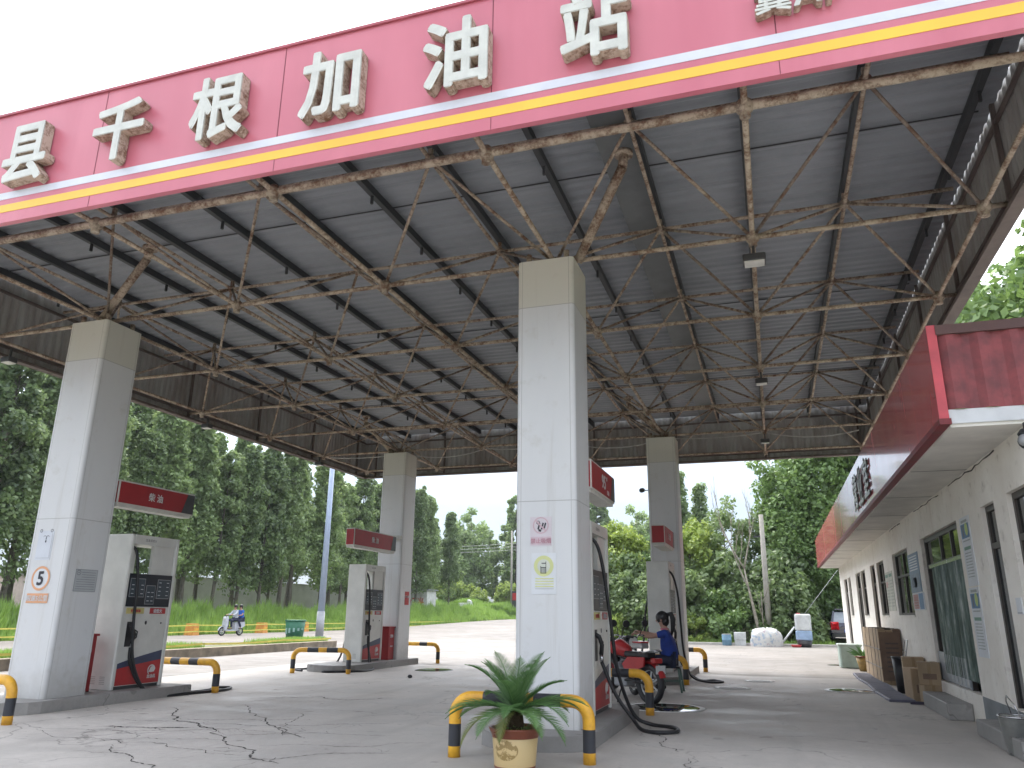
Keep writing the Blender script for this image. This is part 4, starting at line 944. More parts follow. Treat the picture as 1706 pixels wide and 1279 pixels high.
for x in [-12.4, -9.6, -6.4, -3.6, .0, 3.1, 5.8]:
    tree('shr0', x, (53.2 if x < 2 else 58)+R.uniform(-.5, .5), 'tall shrub in the second rank of the hedge behind the forecourt', 'shrub', 'taller shrubs of the hedge behind the forecourt', 'shrub', R.uniform(1.15, 1.4)); k += 1
tree('shr2', -4.6, 49.5, 'low bright yellow green bush at the forecourt edge right of the rear column', 'shrub', None, 'shrub', .85)
tree('shr2', -6.3, 49.7, 'low bright yellow green bush behind the foot of the rear right column', 'shrub', None, 'shrub', .8)
tree('shr2', -9.4, 49.6, 'low bright yellow green bush seen past the motorcycles', 'shrub', None, 'shrub', .85)
for kd, x, y_, sc, lb in [('big0', 10.9, 21.5, 1.0, 'leafy tree behind the office roof, nearest to the viewer at the right edge'), ('big1', 10.6, 29.5, 1.12, 'leafy tree behind the middle of the office roof'), ('big0', 9.8, 37, 1.0, 'leafy tree behind the far part of the office roof'), ('big1', 13.2, 25.5, 1.2, 'leafy tree set back behind the two nearest office trees')]:
    tree(kd, x, y_, lb, name='broadleaf_tree', sc=sc)
# bare tree in front of the hedge
t = thing('bare_tree', (-.95, 49.6, 0), 'leafless grey tree with forked crown beside the utility pole', 'tree')
mb = MB(); RR = random.Random(12)
def branch(p, d, L, r, depth):
    pts = [Vector(p)]; dd = Vector(d)
    for i in range(4): dd = (dd+Vector((RR.uniform(-.09, .09), RR.uniform(-.09, .09), RR.uniform(.0, .14)))).normalized(); pts.append(pts[-1]+dd*L/4)
    mb.tube(pts, r, 5 if depth else 8, rs=[r*(1-.17*i) for i in range(5)])
    if depth < 4:
        for j in range(3 if depth < 3 else 2):
            s = pts[2+j % 3] if depth else pts[4 if j < 2 else 3]
            nd = (dd+Vector((RR.uniform(-.55, .55), RR.uniform(-.4, .4), RR.uniform(.1, .55)))).normalized(); branch(s, nd, L*RR.uniform(.5, .72), r*.5, depth+1)
branch((0, 0, 0), (-.1, 0, 1), 4.4, .12, 0); branch((.25, .1, 0), (-.03, 0, 1), 3.0, .06, 3)
mb.build('trunk', PALEBARK, t, Z0)
# tall grass bank and weeds
def blades(seed, xy, h, w_, lean=.35):
    R_ = np.random.default_rng(seed); n = len(xy); a = R_.uniform(0, 2*PI, n); H = h*R_.uniform(.5, 1.15, n)
    z = np.array([terr(x, y) for x, y in xy]); dx, dy = np.cos(a)*w_, np.sin(a)*w_; lx, ly = R_.normal(0, lean, n)*H*.5, R_.normal(0, lean, n)*H*.5
    b0 = np.stack([xy[:, 0]-dx, xy[:, 1]-dy, z], 1); b1 = np.stack([xy[:, 0]+dx, xy[:, 1]+dy, z], 1)
    tp = np.stack([xy[:, 0]+lx, xy[:, 1]+ly, z+H], 1); V = np.stack([b0, b1, tp], 1).reshape(-1, 3); return V, np.arange(n*3).reshape(-1, 3)
R_ = np.random.default_rng(3)
def patchy(n, x0, x1, y0, y1):
    p = np.stack([R_.uniform(x0, x1, n), y0+(y1-y0)*R_.uniform(0, 1, n)**1.25], 1); return p
P1 = patchy(64000, -44.4, -37.6, 24, 122); hh = .62+.28*np.sin(P1[:, 0]*1.7)*np.cos(P1[:, 1]*.6)+.35*np.clip((-P1[:, 0]-38.5)/4, 0, 1)
hh = hh*(1+.5*np.sin(P1[:, 1]*2.3+P1[:, 0]*3)*np.sin(P1[:, 1]*.9)); V, F = blades(5, P1, hh, .055)
tag(link(arr_mesh('tall_grass', V, F, GRASS), 'tall_grass'), 'dense bright green tall grass on the bank across the road', 'grass', kind='stuff')
P2 = patchy(42000, -62, -22, 118.6, 128.5); hh = 1.5+.4*np.sin(P2[:, 0]*.9)
V, F = blades(6, P2, hh, .16)
tag(link(arr_mesh('weeds', V, F, GRASS), 'weeds'), 'bright green weeds beyond the far junction', 'weeds', kind='stuff')
P3 = np.concatenate([patchy(9000, -21.3, -19.95, 16, 33.2), patchy(2600, -20.3, -19.9, 27, 33.2)]); keep = (np.sin(P3[:, 1]*1.1)+np.sin(P3[:, 1]*.37+1)+.8*(P3[:, 1] > 26)) > .1; P3 = P3[keep]
V, F = blades(7, P3, .24, .02); V[:, 2] += .27-.0; tag(link(arr_mesh('verge_grass', V, F, GRASS), 'verge_grass'), 'thin grass on the kerbed verge between forecourt and road', 'grass', kind='stuff')
P4 = patchy(5000, -19.5, 3, 48.45, 49.6); P4 = P4[P4[:, 0] > -10]; V, F = blades(8, P4, .35, .03); tag(link(arr_mesh('edge_grass', V, F, GRASS), 'edge_grass'), 'rough grass along the back edge of the forecourt', 'grass', kind='stuff')
P5 = np.concatenate([patchy(3000, -58, -44, 105, 116)]); V, F = blades(9, P5, .5, .08); tag(link(arr_mesh('junction_grass', V, F, GRASS), 'junction_grass'), 'low grass at the corner of the far junction', 'grass', kind='stuff')

# ------------------------------------------------------------------ across the road
GW = mat('grey_render_wall', (.44, .45, .45), .85, dirt=.2, scale=.8)
mb = MB(); mb.box(-58.3, 63.6, .8, -58, 104, 4.9); mb.box(-58.35, 63.5, 4.9, -57.95, 104, 5.0); tag(mb.build('boundary_wall', GW, None, Z0), 'long pale grey wall behind the poplar trunks', 'wall')
t = thing('roadside_building', (-60, 56.5, 1), 'low pale pink building with red characters behind the poplars', 'building')
mb = MB(); mb.box(-62, 50, 1, -58, 61.6, 4.3); w0 = mb.build('wall', mat('pale_pink_wall', (.55, .45, .42), .85), t)
mb = MB(); mb.box(-62.3, 49.8, 4.3, -57.7, 61.9, 4.5); mb.build('roof', GREY, t)
mb = MB(); text_add(mb, '汽修 补胎 气', (-57.99, 57.8, 3.1), 6.6, None, '+x', .02); mb.build('lettering', mat('faded_red_letter', (.55, .1, .08), .7), w0)
t = thing('roadside_shed', (-46.9, 101, 0), 'small whitewashed shed with red lettering at the end of the grass bank', 'shed')
mb = MB(); mb.box(-49.6, 100, .0, -45.1, 103, 4.55); w0 = mb.build('wall', mat('shed_white', (.6, .6, .57), .85), t)
mb = MB(); mb.box(-49.8, 99.7, 4.55, -44.8, 103.2, 4.7); mb.build('roof', GREY, t)
mb = MB(); text_add(mb, '收玉米', (-46.9, 99.98, 2.9), 2.7, 1.5, '-y', .03); mb.build('lettering', mat('faded_red_letter', (.55, .1, .08), .7), w0)
t = thing('street_pole', (-28.45, 46.3, 0), 'tall pale blue grey tapered steel pole beside the green bin', 'pole')
mb = MB(); mb.tube([(0, 0, 1.6), (0, 0, 13)], .2, 16, rs=[.225, .15]); mb.build('shaft', mat('pale_blue_steel', (.36, .43, .56), .4, .1, dirt=.1), t, Z0)
mb = MB(); mb.tube([(0, 0, 0), (0, 0, 1.62)], .26, 16, rs=[.27, .25]); mb.lathe([(.35, 0), (.35, .04)], n=16); mb.build('base_sleeve', mat('pole_base_grey', (.4, .41, .43), .6), t, Z0)
t = thing('waste_bin', (-28.95, 44.2, 0), 'large green open topped bin with torn rim left of the blue grey pole', 'bin', rz=.5)
mb = MB(); mb.tube([(0, 0, 0), (0, 0, 1.05)], .5, 20, rs=[.52, .62]); mb.build('tub', GREENP, t, Z0)
mb = MB(); mb.torus((0, 0, 1.05), .63, .035, 'z'); mb.build('rim', GREENP, t, Z0)
mb = MB()
for k in range(5): a = -2.6+k*.5; mb.box(.57*math.cos(a)-.06, .57*math.sin(a)-.06, .25+.06*k, .57*math.cos(a)+.05, .57*math.sin(a)+.05, .6)
mb.build('worn_patch', mat('worn_green', (.25, .4, .36), .6), t, Z0)
def block(x, y, label, rz=0):
    mb = MB(); mb.prism([(-.33, 0), (.33, 0), (.2, .75), (-.2, .75)], -.35, .35, 'x'); mb.prism([(-.24, .3), (.24, .3), (.22, .45), (-.22, .45)], .351, .355, 'x', 1)
    o = mb.build('barrier_block', [mat('block_orange', (.72, .32, .07), .6, dirt=.3), YEL], None, Z0, (x, y, 0)); o.rotation_euler.z = rz
    tag(o, label, 'barrier block', 'orange yellow barrier blocks along the roadside tape')
BLK = [(-37.0, 44.4, 'orange concrete barrier block nearest the pump, left of the scooter'), (-37.2, 52.3, 'barrier block between the scooter and the green bin'), (-37.4, 58.3, 'barrier block just left of the green bin'), (-37.6, 69, 'barrier block seen right of the blue grey pole'), (-38.2, 94, 'farthest barrier block, right of the farther left column')]
for x, y, lb in BLK: block(x, y, lb)
def tape(z, label, pts):
    mb = MB(); V = []
    for (x0, y0), (x1, y1) in zip(pts, pts[1:]):
        for t_ in rng(0, 1, 8)[:-1]: V += [(x0+(x1-x0)*t_, y0+(y1-y0)*t_, z-.35*t_*(1-t_)*.5+k_) for k_ in (0, .07)]
    mb.add(V, [(2*i, 2*i+2, 2*i+3, 2*i+1) for i in range(len(V)//2-1)])
    tag(mb.build('barrier_tape', mat('tape_yellow', (.7, .62, .12), .5), None, Z0), label, 'barrier tape', 'yellow tapes along the grass bank')
L0 = [(-36.6, 26), (-36.8, 35)]+[(x+.36, y) for x, y, _ in BLK]
tape(.62, 'upper yellow tape strung between the barrier blocks', L0); tape(.22, 'lower yellow tape strung between the barrier blocks', L0)
tape(.42, 'thin yellow tape strung along the kerbed verge', [(-19.5, 12), (-19.5, 18), (-19.5, 24), (-19.5, 29), (-19.5, 33.3)])
def upole(x, y, h, label, r=.11, z=None, lean=0., arms=True):
    t = thing('utility_pole', (x, y, terr(x, y) if z is None else z), label, 'utility pole'); mb = MB(); mb.tube([(0, 0, 0), (lean, 0, h)], r, 12, rs=[r, r*.68]); mb.build('shaft', CONCP, t, Z0)
    if arms: mb = MB(); mb.box(lean-.55, -.04, h*.82, lean+.15, .04, h*.82+.09); mb.box(lean-.45, -.03, h*.82+.09, lean-.4, .03, h*.82+.25); mb.build('crossarm', DGREY, t, Z0)
    return t
upole(-.42, 50.0, 7.6, 'grey concrete utility pole in front of the right background hedge', .19, 0, .05)
upole(-51.5, 116, 7.2, 'short leaning pole right of the whitewashed shed', .2, arms=False, lean=-.4)
upole(-40.2, 122, 13.2, 'tall thin white utility pole left of the tall central column', .2, arms=False)
t = thing('power_line', (-60, 119, 10), 'thin power lines running to the tall white pole', 'power line')
for k in range(3):
    mb = MB(); pts = [(-90+50*q+0, 112+10*q, 12.6-k*.5-1.6*4*q*(1-q)*.5) for q in rng(0, 1, 12)]; pts += [(-40+60*q, 122+8*q, 12.6-k*.5-1.2*4*q*(1-q)) for q in rng(0, 1, 10)[1:]]; mb.tube(pts, .03, 4); mb.build('wire', GREY, t)
t = thing('white_cargo_bike', (-46.3, 117.2, terr(-46.3, 117.2)), 'small pale three wheeled cart parked before the far weeds', 'cart')
mb = MB(); mb.box(-.9, -.6, .5, .5, .6, 1.2, bev=.08); mb.prism([(.5, .5), (1.2, .5), (1.0, 1.5), (.6, 1.7), (.5, 1.2)], -.5, .5, 'y'); mb.build('body', PLAST, t, Z0)
for px, py in ((-.5, -.6), (-.5, .6), (.95, 0)): mb = MB(); mb.torus((px, py, .32), .25, .08); mb.build('wheel', BLACK, t, Z0)
t = thing('roadside_kiosk', (-38.6, 120.5, terr(-38.6, 117)), 'dark gate post and red sign at the far end of the weeds', 'gate')
mb = MB(); mb.box(-.9, -.3, 0, .1, .3, 4.2); mb.build('post', DGREY, t, Z0); mb = MB(); mb.box(-.8, -.35, 2.8, 0, -.3, 3.9); mb.build('sign_panel', RED, t, Z0)

# ------------------------------------------------------------------ two wheelers (built in metres, x forward, scaled up by 1/K)
def wheel(t, x, r=.27, w_=.05, spokes=7, mrim=None, z=None):
    z = r+w_ if z is None else z; mb = MB(); mb.torus((x, 0, z), r, w_, 'y', 30, 10); wh = mb.build('wheel', BLACK, t, Z0)
    mb = MB(); mb.torus((x, 0, z), r-.045, .018, 'y', 28, 6)
    for k in range(spokes):
        a = 2*PI*k/spokes; mb.tube([(x, 0, z), (x+(r-.05)*math.cos(a), 0, z+(r-.05)*math.sin(a))], .014, 5)
    mb.tube([(x, -.06, z), (x, .06, z)], .04, 10); mb.build('rim', mrim or PLAST, wh, Z0)
    mb = MB(); mb.tube([(x, -.05, z), (x, -.035, z)], .09, 16); mb.build('brake_disc', STEEL, wh, Z0); return wh
def motorcycle(loc, rz, label, paint, name='motorcycle', cat='motorcycle', plate=True, steer=.35):
    t = thing(name, loc, label, cat, None, rz, .93/K); M_ = lambda: MB()
    wheel(t, .64); wheel(t, -.62, w_=.055)
    mb = M_(); mb.tube([(-.62, .08, .33), (-.2, .1, .38), (.1, .09, .32), (.35, .06, .55), (.42, 0, .82)], .022, 8); mb.tube([(-.62, -.08, .33), (-.2, -.1, .38), (.1, -.09, .32), (.35, -.06, .55), (.42, 0, .82)], .022, 8)
    mb.tube([(.42, 0, .82), (.1, 0, .72), (-.3, 0, .68), (-.62, 0, .74)], .025, 8); mb.tube([(-.2, .09, .38), (-.3, .06, .68)], .018, 6); mb.tube([(-.2, -.09, .38), (-.3, -.06, .68)], .018, 6); mb.build('frame', BLACK, t, Z0)
    mb = M_(); mb.tube([(.64, .09, .32), (.47, .09, .9)], .025, 8); mb.tube([(.64, -.09, .32), (.47, -.09, .9)], .025, 8); mb.box(.42, -.12, .78, .5, .12, .82); mb.box(.4, -.12, .9, .48, .12, .93); mb.build('fork', STEEL, t, Z0)
    mb = M_(); mb.rbox(-.12, -.13, .25, .2, .13, .5, .04); mb.tube([(.06, 0, .42), (.16, 0, .62)], .09, 12)
    for k in range(5): mb.tube([(.09+k*.016, 0, .47+k*.03), (.094+k*.016, 0, .478+k*.03)], .11, 12)
    mb.tube([(-.05, -.15, .36), (.1, -.15, .36)], .08, 12); mb.build('engine', GREY, t, Z0)
    mb = M_(); mb.tube([(.2, -.12, .5), (.24, -.14, .3), (0, -.16, .22), (-.35, -.17, .28), (-.75, -.18, .36)], .03, 10, rs=[.02, .02, .022, .045, .05]); mb.build('exhaust', STEEL, t, Z0)
    mb = M_(); mb.tube([(.38, 0, .84), (.3, 0, .87), (.12, 0, .88), (-.05, 0, .82), (-.12, 0, .77)], .1, 14, rs=[.05, .12, .14, .11, .05]); mb.build('fuel_tank', paint, t, Z0)
    mb = M_(); mb.rbox(-.68, -.12, .74, -.08, .12, .83, .035); mb.build('seat', BLACK, t, Z0)
    for s in (1, -1): mb = M_(); mb.prism([(-.6, .6), (-.15, .45), (-.05, .62), (-.2, .74), (-.62, .75)], s*.09, s*.12, 'y'); mb.build('side_panel', paint, t, Z0)
    for xc, nm in ((.64, 'front_fender'), (-.62, 'rear_fender')):
        mb = M_(); V = []
        for k in range(11):
            a = math.radians(20+k*14) if xc > 0 else math.radians(30+k*13)
            for s in (-1, -.5, .5, 1): rr_ = .345+.02*(abs(s) < .9); V.append((xc+rr_*math.cos(a), s*.07, .32+rr_*math.sin(a)))
        mb.smooth = True; mb.add(V, [(4*i+j, 4*i+j+1, 4*i+j+5, 4*i+j+4) for i in range(10) for j in range(3)]); mb.build(nm, paint, t, Z0)
    h = thing('handlebar', (.45, 0, 0), None, None, None, steer); h.parent = t
    del_ = h; mb = M_(); mb.tube([(-.12, -.36, 1.05), (-.04, -.24, 1.06), (.0, -.1, .96), (.0, .1, .96), (-.04, .24, 1.06), (-.12, .36, 1.05)], .014, 8)
    o = mb.build('bar', STEEL, None, Z0); o.parent = t; bpy.data.objects.remove(h)
    o.name = 'handlebar'; o.location = (.45, 0, 0); o.rotation_euler.z = steer; hb = o
    mb = M_()
    for s in (1, -1): mb = M_(); mb.tube([(-.16, s*.42, 1.045), (-.1, s*.3, 1.06)], .022, 8); mb.build('grip', BLACK, hb, Z0)
    for s in (1, -1):
        mb = M_(); mb.tube([(-.03, s*.24, 1.06), (.02, s*.28, 1.18), (-.0, s*.34, 1.27)], .008, 6); mb.tube([(-.01, s*.35, 1.27), (.015, s*.35, 1.275)], .065, 14); mb.build('mirror', BLACK, hb, Z0)
    mb = M_(); mb.tube([(.02, 0, .93), (.12, 0, .93)], .1, 18, rs=[.07, .11]); mb.box(-.05, -.12, .98, .06, .12, 1.04); hl = mb.build('headlight', BLACK, hb, Z0); mb = M_(); mb.tube([(.12, 0, .93), (.13, 0, .93)], .1, 18); mb.build('lens', LENS, hl, Z0)
    mb = M_(); mb.rbox(-.86, -.09, .66, -.74, .09, .74, .02); mb.build('tail_light', RED, t, Z0)
    mb = M_(); mb.tube([(-.5, .12, .8), (-.8, .12, .86), (-.86, 0, .87), (-.8, -.12, .86), (-.5, -.12, .8)], .012, 6); mb.build('grab_rail', STEEL, t, Z0)
    if plate: mb = M_(); mb.box(-.9, -.1, .5, -.885, .1, .63); mb.build('number_plate', PLAST, t, Z0)
    mb = M_(); mb.tube([(-.05, .12, .3), (-.12, .3, .02)], .012, 6); mb.build('side_stand', BLACK, t, Z0)
    return t
motorcycle((-2.86, 15.85, 0), math.radians(140), 'red motorcycle standing across the end of the island behind the yellow and black rail', RED, steer=-.3)
motorcycle((-3.25, 17.75, 0), math.radians(-62), 'dark motorcycle facing the viewer just in front of the seated woman', DGREY, steer=.25, plate=False)
# delivery box and shopping on the red motorcycle's rack
mb = MB(); mb.rbox(-.13, -.12, 0, .13, .12, .1, .03); mb.rbox(-.12, -.11, .1, .12, .11, .125, .01, 1); o = mb.build('rack_basket', [mat('silver_red', (.4, .38, .38), .35, .4), RED], None, Z0, (-2.5, 15.5, .99)); o.rotation_euler.z = 2.5; tag(o, 'silver and red box strapped on the tail of the red motorcycle', 'box')

# ------------------------------------------------------------------ people (metres, facing +x, scaled by 1/K)
def skin(name, J, E, m, parent, root=0, lv=2, mods=True):
    """J: list of (pos, radius); E: edges"""
    me = bpy.data.meshes.new(name); me.from_pydata([j[0] for j in J], E, []); me.update()
    o = bpy.data.objects.new(name, me); C.objects.link(o); sk = o.modifiers.new('Skin', 'SKIN'); sk.use_smooth_shade = True
    ss = o.modifiers.new('Sub', 'SUBSURF'); ss.levels = ss.render_levels = lv
    for i, j in enumerate(J):
        d = me.skin_vertices[0].data[i]; r = j[1]; d.radius = r if isinstance(r, tuple) else (r, r); d.use_root = (i == root)
    bpy.context.view_layer.update(); dg = bpy.context.evaluated_depsgraph_get()
    nm = bpy.data.meshes.new_from_object(o.evaluated_get(dg)); bpy.data.objects.remove(o); nm.name = name; nm.materials.clear(); nm.materials.append(m)
    for p in nm.polygons: p.use_smooth = True
    return link(nm, name, parent)
def lerp(a, b_, t): return tuple(x+(y-x)*t for x, y in zip(a, b_))
def person(loc, rz, label, pose, top, legs, shoe, hair_len=0, group=None, collar=None):
    t = thing('person', loc, label, 'person', group, rz, 1/K)
    hip, chest, neck, head = [Vector(pose[k]) for k in ('hip', 'chest', 'neck', 'head')]
    J = []; E = []
    def jv(p, r, par=None): J.append((tuple(p), r)); E.append((par, len(J)-1)) if par is not None else None; return len(J)-1
    h = jv(hip, (.12, .1)); sp = jv(hip.lerp(chest, .5), (.1, .09), h); ch = jv(chest, (.12, .1), sp); nk = jv(neck, .05, ch)
    hd = head-neck; j1 = jv(neck+hd*.45+Vector((.01, 0, 0)), (.062, .06), nk); j2 = jv(head, (.088, .075), j1); j3 = jv(head+hd.normalized()*.09, (.07, .062), j2)
    arms = {}; lg = {}
    for s, k in ((1, 'L'), (-1, 'R')):
        sh, el, wr = [Vector(p) for p in pose['arm'+k]]
        a = jv(sh, .048, ch); b1 = jv(sh.lerp(el, .5), .044, a); b_ = jv(el, .036, b1); c_ = jv(el.lerp(wr, .35), .036, b_); c = jv(wr, .024, c_)
        d = (wr-el).normalized(); side = d.cross(Vector((0, 0, 1))).normalized(); dn = side.cross(d); pm = jv(wr+d*.05, (.034, .018), c)
        curl = pose.get('curl', .6)
        for q, ln in ((-.028, .062), (-.01, .072), (.009, .068), (.027, .055)):
            base = wr+d*.085+side*q; f1 = jv(base, .0095, pm); e1 = base+(d*math.cos(curl)-dn*math.sin(curl)*-1*-1)*ln*.5; f2 = jv(e1, .0088, f1); e2 = e1+(d*math.cos(curl*2)-dn*math.sin(curl*2))*ln*.5; jv(e2, .0075, f2)
        tb = wr+d*.035-side*.036*s; f1 = jv(tb, .0115, pm); jv(tb+d*.035-side*.018*s-dn*.01, .009, f1)
        arms[k] = (sh, el, wr)
        hj, kn, an, to = [Vector(p) for p in pose['leg'+k]]
        a = jv(hj, .085, h); b1 = jv(hj.lerp(kn, .5), .075, a); b_ = jv(kn, .055, b1); m_ = jv(kn.lerp(an, .35), .052, b_); c = jv(an, .036, m_); jv(to, (.038, .026), c); lg[k] = (hj, kn, an, to)
    skin('body', J, E, SKIN, t, 0, 2)
    # shirt
    J = []; E = []; a0 = jv(hip+Vector((0, 0, -.07)), (.19, .17)); a1 = jv(hip.lerp(chest, .45), (.175, .15), a0); a2 = jv(chest, (.18, .15), a1); a3 = jv(chest.lerp(neck, .62), (.075, .075), a2)
    for k in 'LR': sh, el, wr = arms[k]; s0 = jv(sh, .066, a2); jv(sh.lerp(el, pose.get('sleeve', .62)), .06, s0) if pose.get('sleeve', .62) <= 1 else jv(wr.lerp(el, .15), .038, jv(el, .052, s0))
    skin('shirt', J, E, top, t, 0, 2)
    J = []; E = []; a0 = jv(hip-Vector((0, 0, .03)), (.15, .13))
    for k in 'LR': hj, kn, an, to = lg[k]; b_ = jv(hj, .098, a0); b1 = jv(hj.lerp(kn, .5), .088, b_); c = jv(kn, .07, b1); jv(an+Vector((0, 0, .03)), .056, c)
    skin('trousers', J, E, legs, t, 0, 2)
    for k in 'LR':
        hj, kn, an, to = lg[k]; J = []; E = []; f = (to-an); f.z = 0; f.normalize(); a0 = jv(an-f*.04+Vector((0, 0, -.03)), (.042, .04)); b_ = jv(an+f*.08+Vector((0, 0, -.045)), (.042, .034), a0); jv(an+f*.17+Vector((0, 0, -.052)), (.038, .026), b_); skin('shoe', J, E, shoe, t, 0, 2)
    up = hd.normalized(); mb = MB(); hc = head+up*.045+Vector((-.022, 0, 0)); mb.ball(tuple(hc), .112, 18, sc=(1.0, .86, .98))
    mb.ball(tuple(head+Vector((-.05, 0, -.02))), .085, 14, sc=(.9, .95, 1.05))
    if hair_len:
        mb.tube([hc+Vector((-.08, 0, .05)), hc+Vector((-.15, 0, .06)), hc+Vector((-.18, 0, -.03)), hc+Vector((-.17, 0, -.18)), hc+Vector((-.14, 0, -hair_len))], .04, 10, rs=[.03, .045, .046, .036, .012])
    mb.build('hair', HAIR, t, Z0)
    fx = head+Vector((.078, 0, .0)); mb = MB(); mb.ball(tuple(fx+Vector((.012, 0, -.01))), .016, 8, sc=(1, .8, 1.4)); mb.build('nose', SKIN, t, Z0)
    for s in (1, -1): mb = MB(); mb.ball(tuple(fx+Vector((-.004, s*.03, .012))), .011, 8); mb.build('eye', BLACK, t, Z0); mb = MB(); mb.ball(tuple(head+Vector((.0, s*.083, .0))), .022, 8, sc=(.8, .4, 1.3)); mb.build('ear', SKIN, t, Z0)
    mb = MB(); mb.ball(tuple(fx+Vector((.0, 0, -.045))), .016, 8, sc=(.5, 1.3, .4)); mb.build('mouth', mat('lips', (.35, .12, .1), .5), t, Z0)
    if collar: mb = MB(); mb.torus(tuple(neck+Vector((0, 0, -.015))), .062, .016, 'z', 16, 6); mb.build('collar', collar, t, Z0)
    return t
POSE_W = dict(hip=(0, 0, .52), chest=(.07, 0, .86), neck=(.09, 0, 1.0), head=(.13, 0, 1.13), armL=((.07, .17, .92), (.3, .2, .86), (.52, .12, .9)), armR=((.07, -.17, .92), (.3, -.2, .88), (.52, -.12, .93)),
    legL=((.03, .09, .5), (.42, .16, .5), (.3, .18, .09), (.42, .2, .045)), legR=((.03, -.09, .5), (.4, -.14, .47), (.16, -.16, .09), (.28, -.18, .045)), curl=.8, sleeve=.6)
wm = person((-2.27, 18.25, 0), PI, 'woman in blue short sleeved shirt with black ponytail, seated on a stool at the motorcycles', POSE_W, BLUE, DBLUE, BLACK, .3, collar=mat('pink_collar', (.5, .12, .2), .7))
wm.scale = (1.1/K,)*3
t = thing('stool', (-2.27, 18.25, 0), 'small grey green metal stool under the seated woman', 'stool'); sg = mat('stool_green', (.12, .2, .17), .5)
mb = MB(); mb.rbox(-.2, -.2, .49, .2, .2, .53, .015); mb.build('seat', BLACK, t, Z0)
for sx in (-1, 1):
    for sy in (-1, 1): mb = MB(); mb.tube([(sx*.16, sy*.16, .49), (sx*.22, sy*.22, 0)], .022, 8); mb.build('leg', sg, t, Z0)
mb = MB(); mb.tube([(-.19, -.19, .22), (.19, -.19, .22), (.19, .19, .22), (-.19, .19, .22)], .012, 6, closed=True); mb.build('stretcher', sg, t, Z0)
# scooter with two riders on the road
SC = (-34.6, 45.3, .004); SR = math.radians(-104)
t = thing('scooter', SC, 'white electric scooter carrying two people along the road', 'scooter', None, SR, 1/K)
SW = mat('scooter_white', (.6, .63, .7), .3)
wheel(t, .6, .19, .045, 5); wheel(t, -.58, .19, .045, 5)
mb = MB(); mb.prism([(.42, .3), (.52, .3), (.48, .98), (.36, 1.02), (.34, .6)], -.16, .16, 'y'); mb.rbox(-.3, -.15, .24, .46, .15, .32, .03); mb.prism([(-.8, .5), (-.3, .26), (-.18, .32), (-.12, .64), (-.2, .72), (-.78, .74)], -.14, .14, 'y'); mb.build('body', SW, t, Z0)
mb = MB(); mb.rbox(-.8, -.13, .74, -.12, .13, .82, .03); mb.build('seat', BLACK, t, Z0)
mb = MB(); mb.tube([(.42, 0, .95), (.38, 0, 1.05)], .03, 8); mb.tube([(.3, -.3, 1.07), (.38, 0, 1.05), (.3, .3, 1.07)], .018, 8); mb.build('handlebar', BLACK, t, Z0)
mb = MB(); mb.tube([(.5, 0, .88), (.54, 0, .88)], .07, 14); mb.build('headlight', LENS, t, Z0)
mb = MB(); mb.tube([(.6, .06, .24), (.48, .05, .6)], .02, 8); mb.tube([(.6, -.06, .24), (.48, -.05, .6)], .02, 8); mb.build('fork', STEEL, t, Z0)
mb = MB(); V = []
for k in range(9):
    a = math.radians(10+k*20)
    for s in (-1, 1): V.append((.6+.25*math.cos(a), s*.06, .24+.25*math.sin(a)))
mb.add(V, [(2*i, 2*i+1, 2*i+3, 2*i+2) for i in range(8)]); mb.build('front_fender', SW, t, Z0)
POSE_R = dict(hip=(0, 0, .9), chest=(.06, 0, 1.25), neck=(.08, 0, 1.39), head=(.1, 0, 1.53), armL=((.06, .18, 1.32), (.22, .22, 1.13), (.42, .2, 1.12)), armR=((.06, -.18, 1.32), (.22, -.22, 1.13), (.42, -.2, 1.12)),
    legL=((.03, .1, .88), (.4, .15, .8), (.36, .13, .4), (.46, .13, .37)), legR=((.03, -.1, .88), (.4, -.15, .8), (.36, -.13, .4), (.46, -.13, .37)), curl=.9, sleeve=1.2)
def on_sc(dx): return (SC[0]+dx*math.cos(SR), SC[1]+dx*math.sin(SR), 0)
person(on_sc(-.3), SR, 'front rider in pale shirt and dark trousers steering the white scooter', POSE_R, LCLOTH, DBLUE, BLACK)
POSE_B = dict(POSE_R); POSE_B.update(armL=((.06, .18, 1.32), (.14, .24, 1.1), (.3, .16, 1.08)), armR=((.06, -.18, 1.32), (.14, -.24, 1.1), (.3, -.16, 1.08)), legL=((.03, .12, .88), (.36, .24, .78), (.2, .26, .42), (.3, .27, .38)), legR=((.03, -.12, .88), (.36, -.24, .78), (.2, -.26, .42), (.3, -.27, .38)), sleeve=.6)
person(on_sc(-.75), SR, 'rear passenger in bright blue shirt on the white scooter', POSE_B, mat('bright_blue_cloth', (.02, .12, .5), .8), DBLUE, BLACK)

# ------------------------------------------------------------------ potted cycad
PX, PY = -2.78, 8.62
t = thing('plant_pot', (PX, PY, 0), 'cream glazed pot with reddish brown rim holding the cycad', 'plant pot')
b = NB('cream_glaze'); f = b.noise(2.2, 3); x, y, z = b.xyz(); m_ = b.math('MULTIPLY', b.ramp(b.noise(16, 4, .7), [(.5, 1), (.56, 0)]), b.math('LESS_THAN', b.math('ADD', b.math('POWER', b.math('MULTIPLY', b.math('SUBTRACT', z, .22), 10), 2), b.math('POWER', b.math('MULTIPLY', b.math('ADD', x, .03), 7.5), 2)), 1))
b.color(b.mix(m_, b.mix(f, (.56, .4, .18), (.62, .47, .24)), (.3, .2, .07))); b.rough(.35); POTM = b.m
BRN = mat('brown_glaze', (.2, .055, .028), .3, dirt=.25)
mb = MB(); mb.lathe([(.205, 0), (.222, .05), (.25, .36), (.235, .38), (.2, .3)], n=36); mb.f.pop(); mb.m.pop(); mb.sm.pop(); mb.build('pot_wall', POTM, t, Z0)
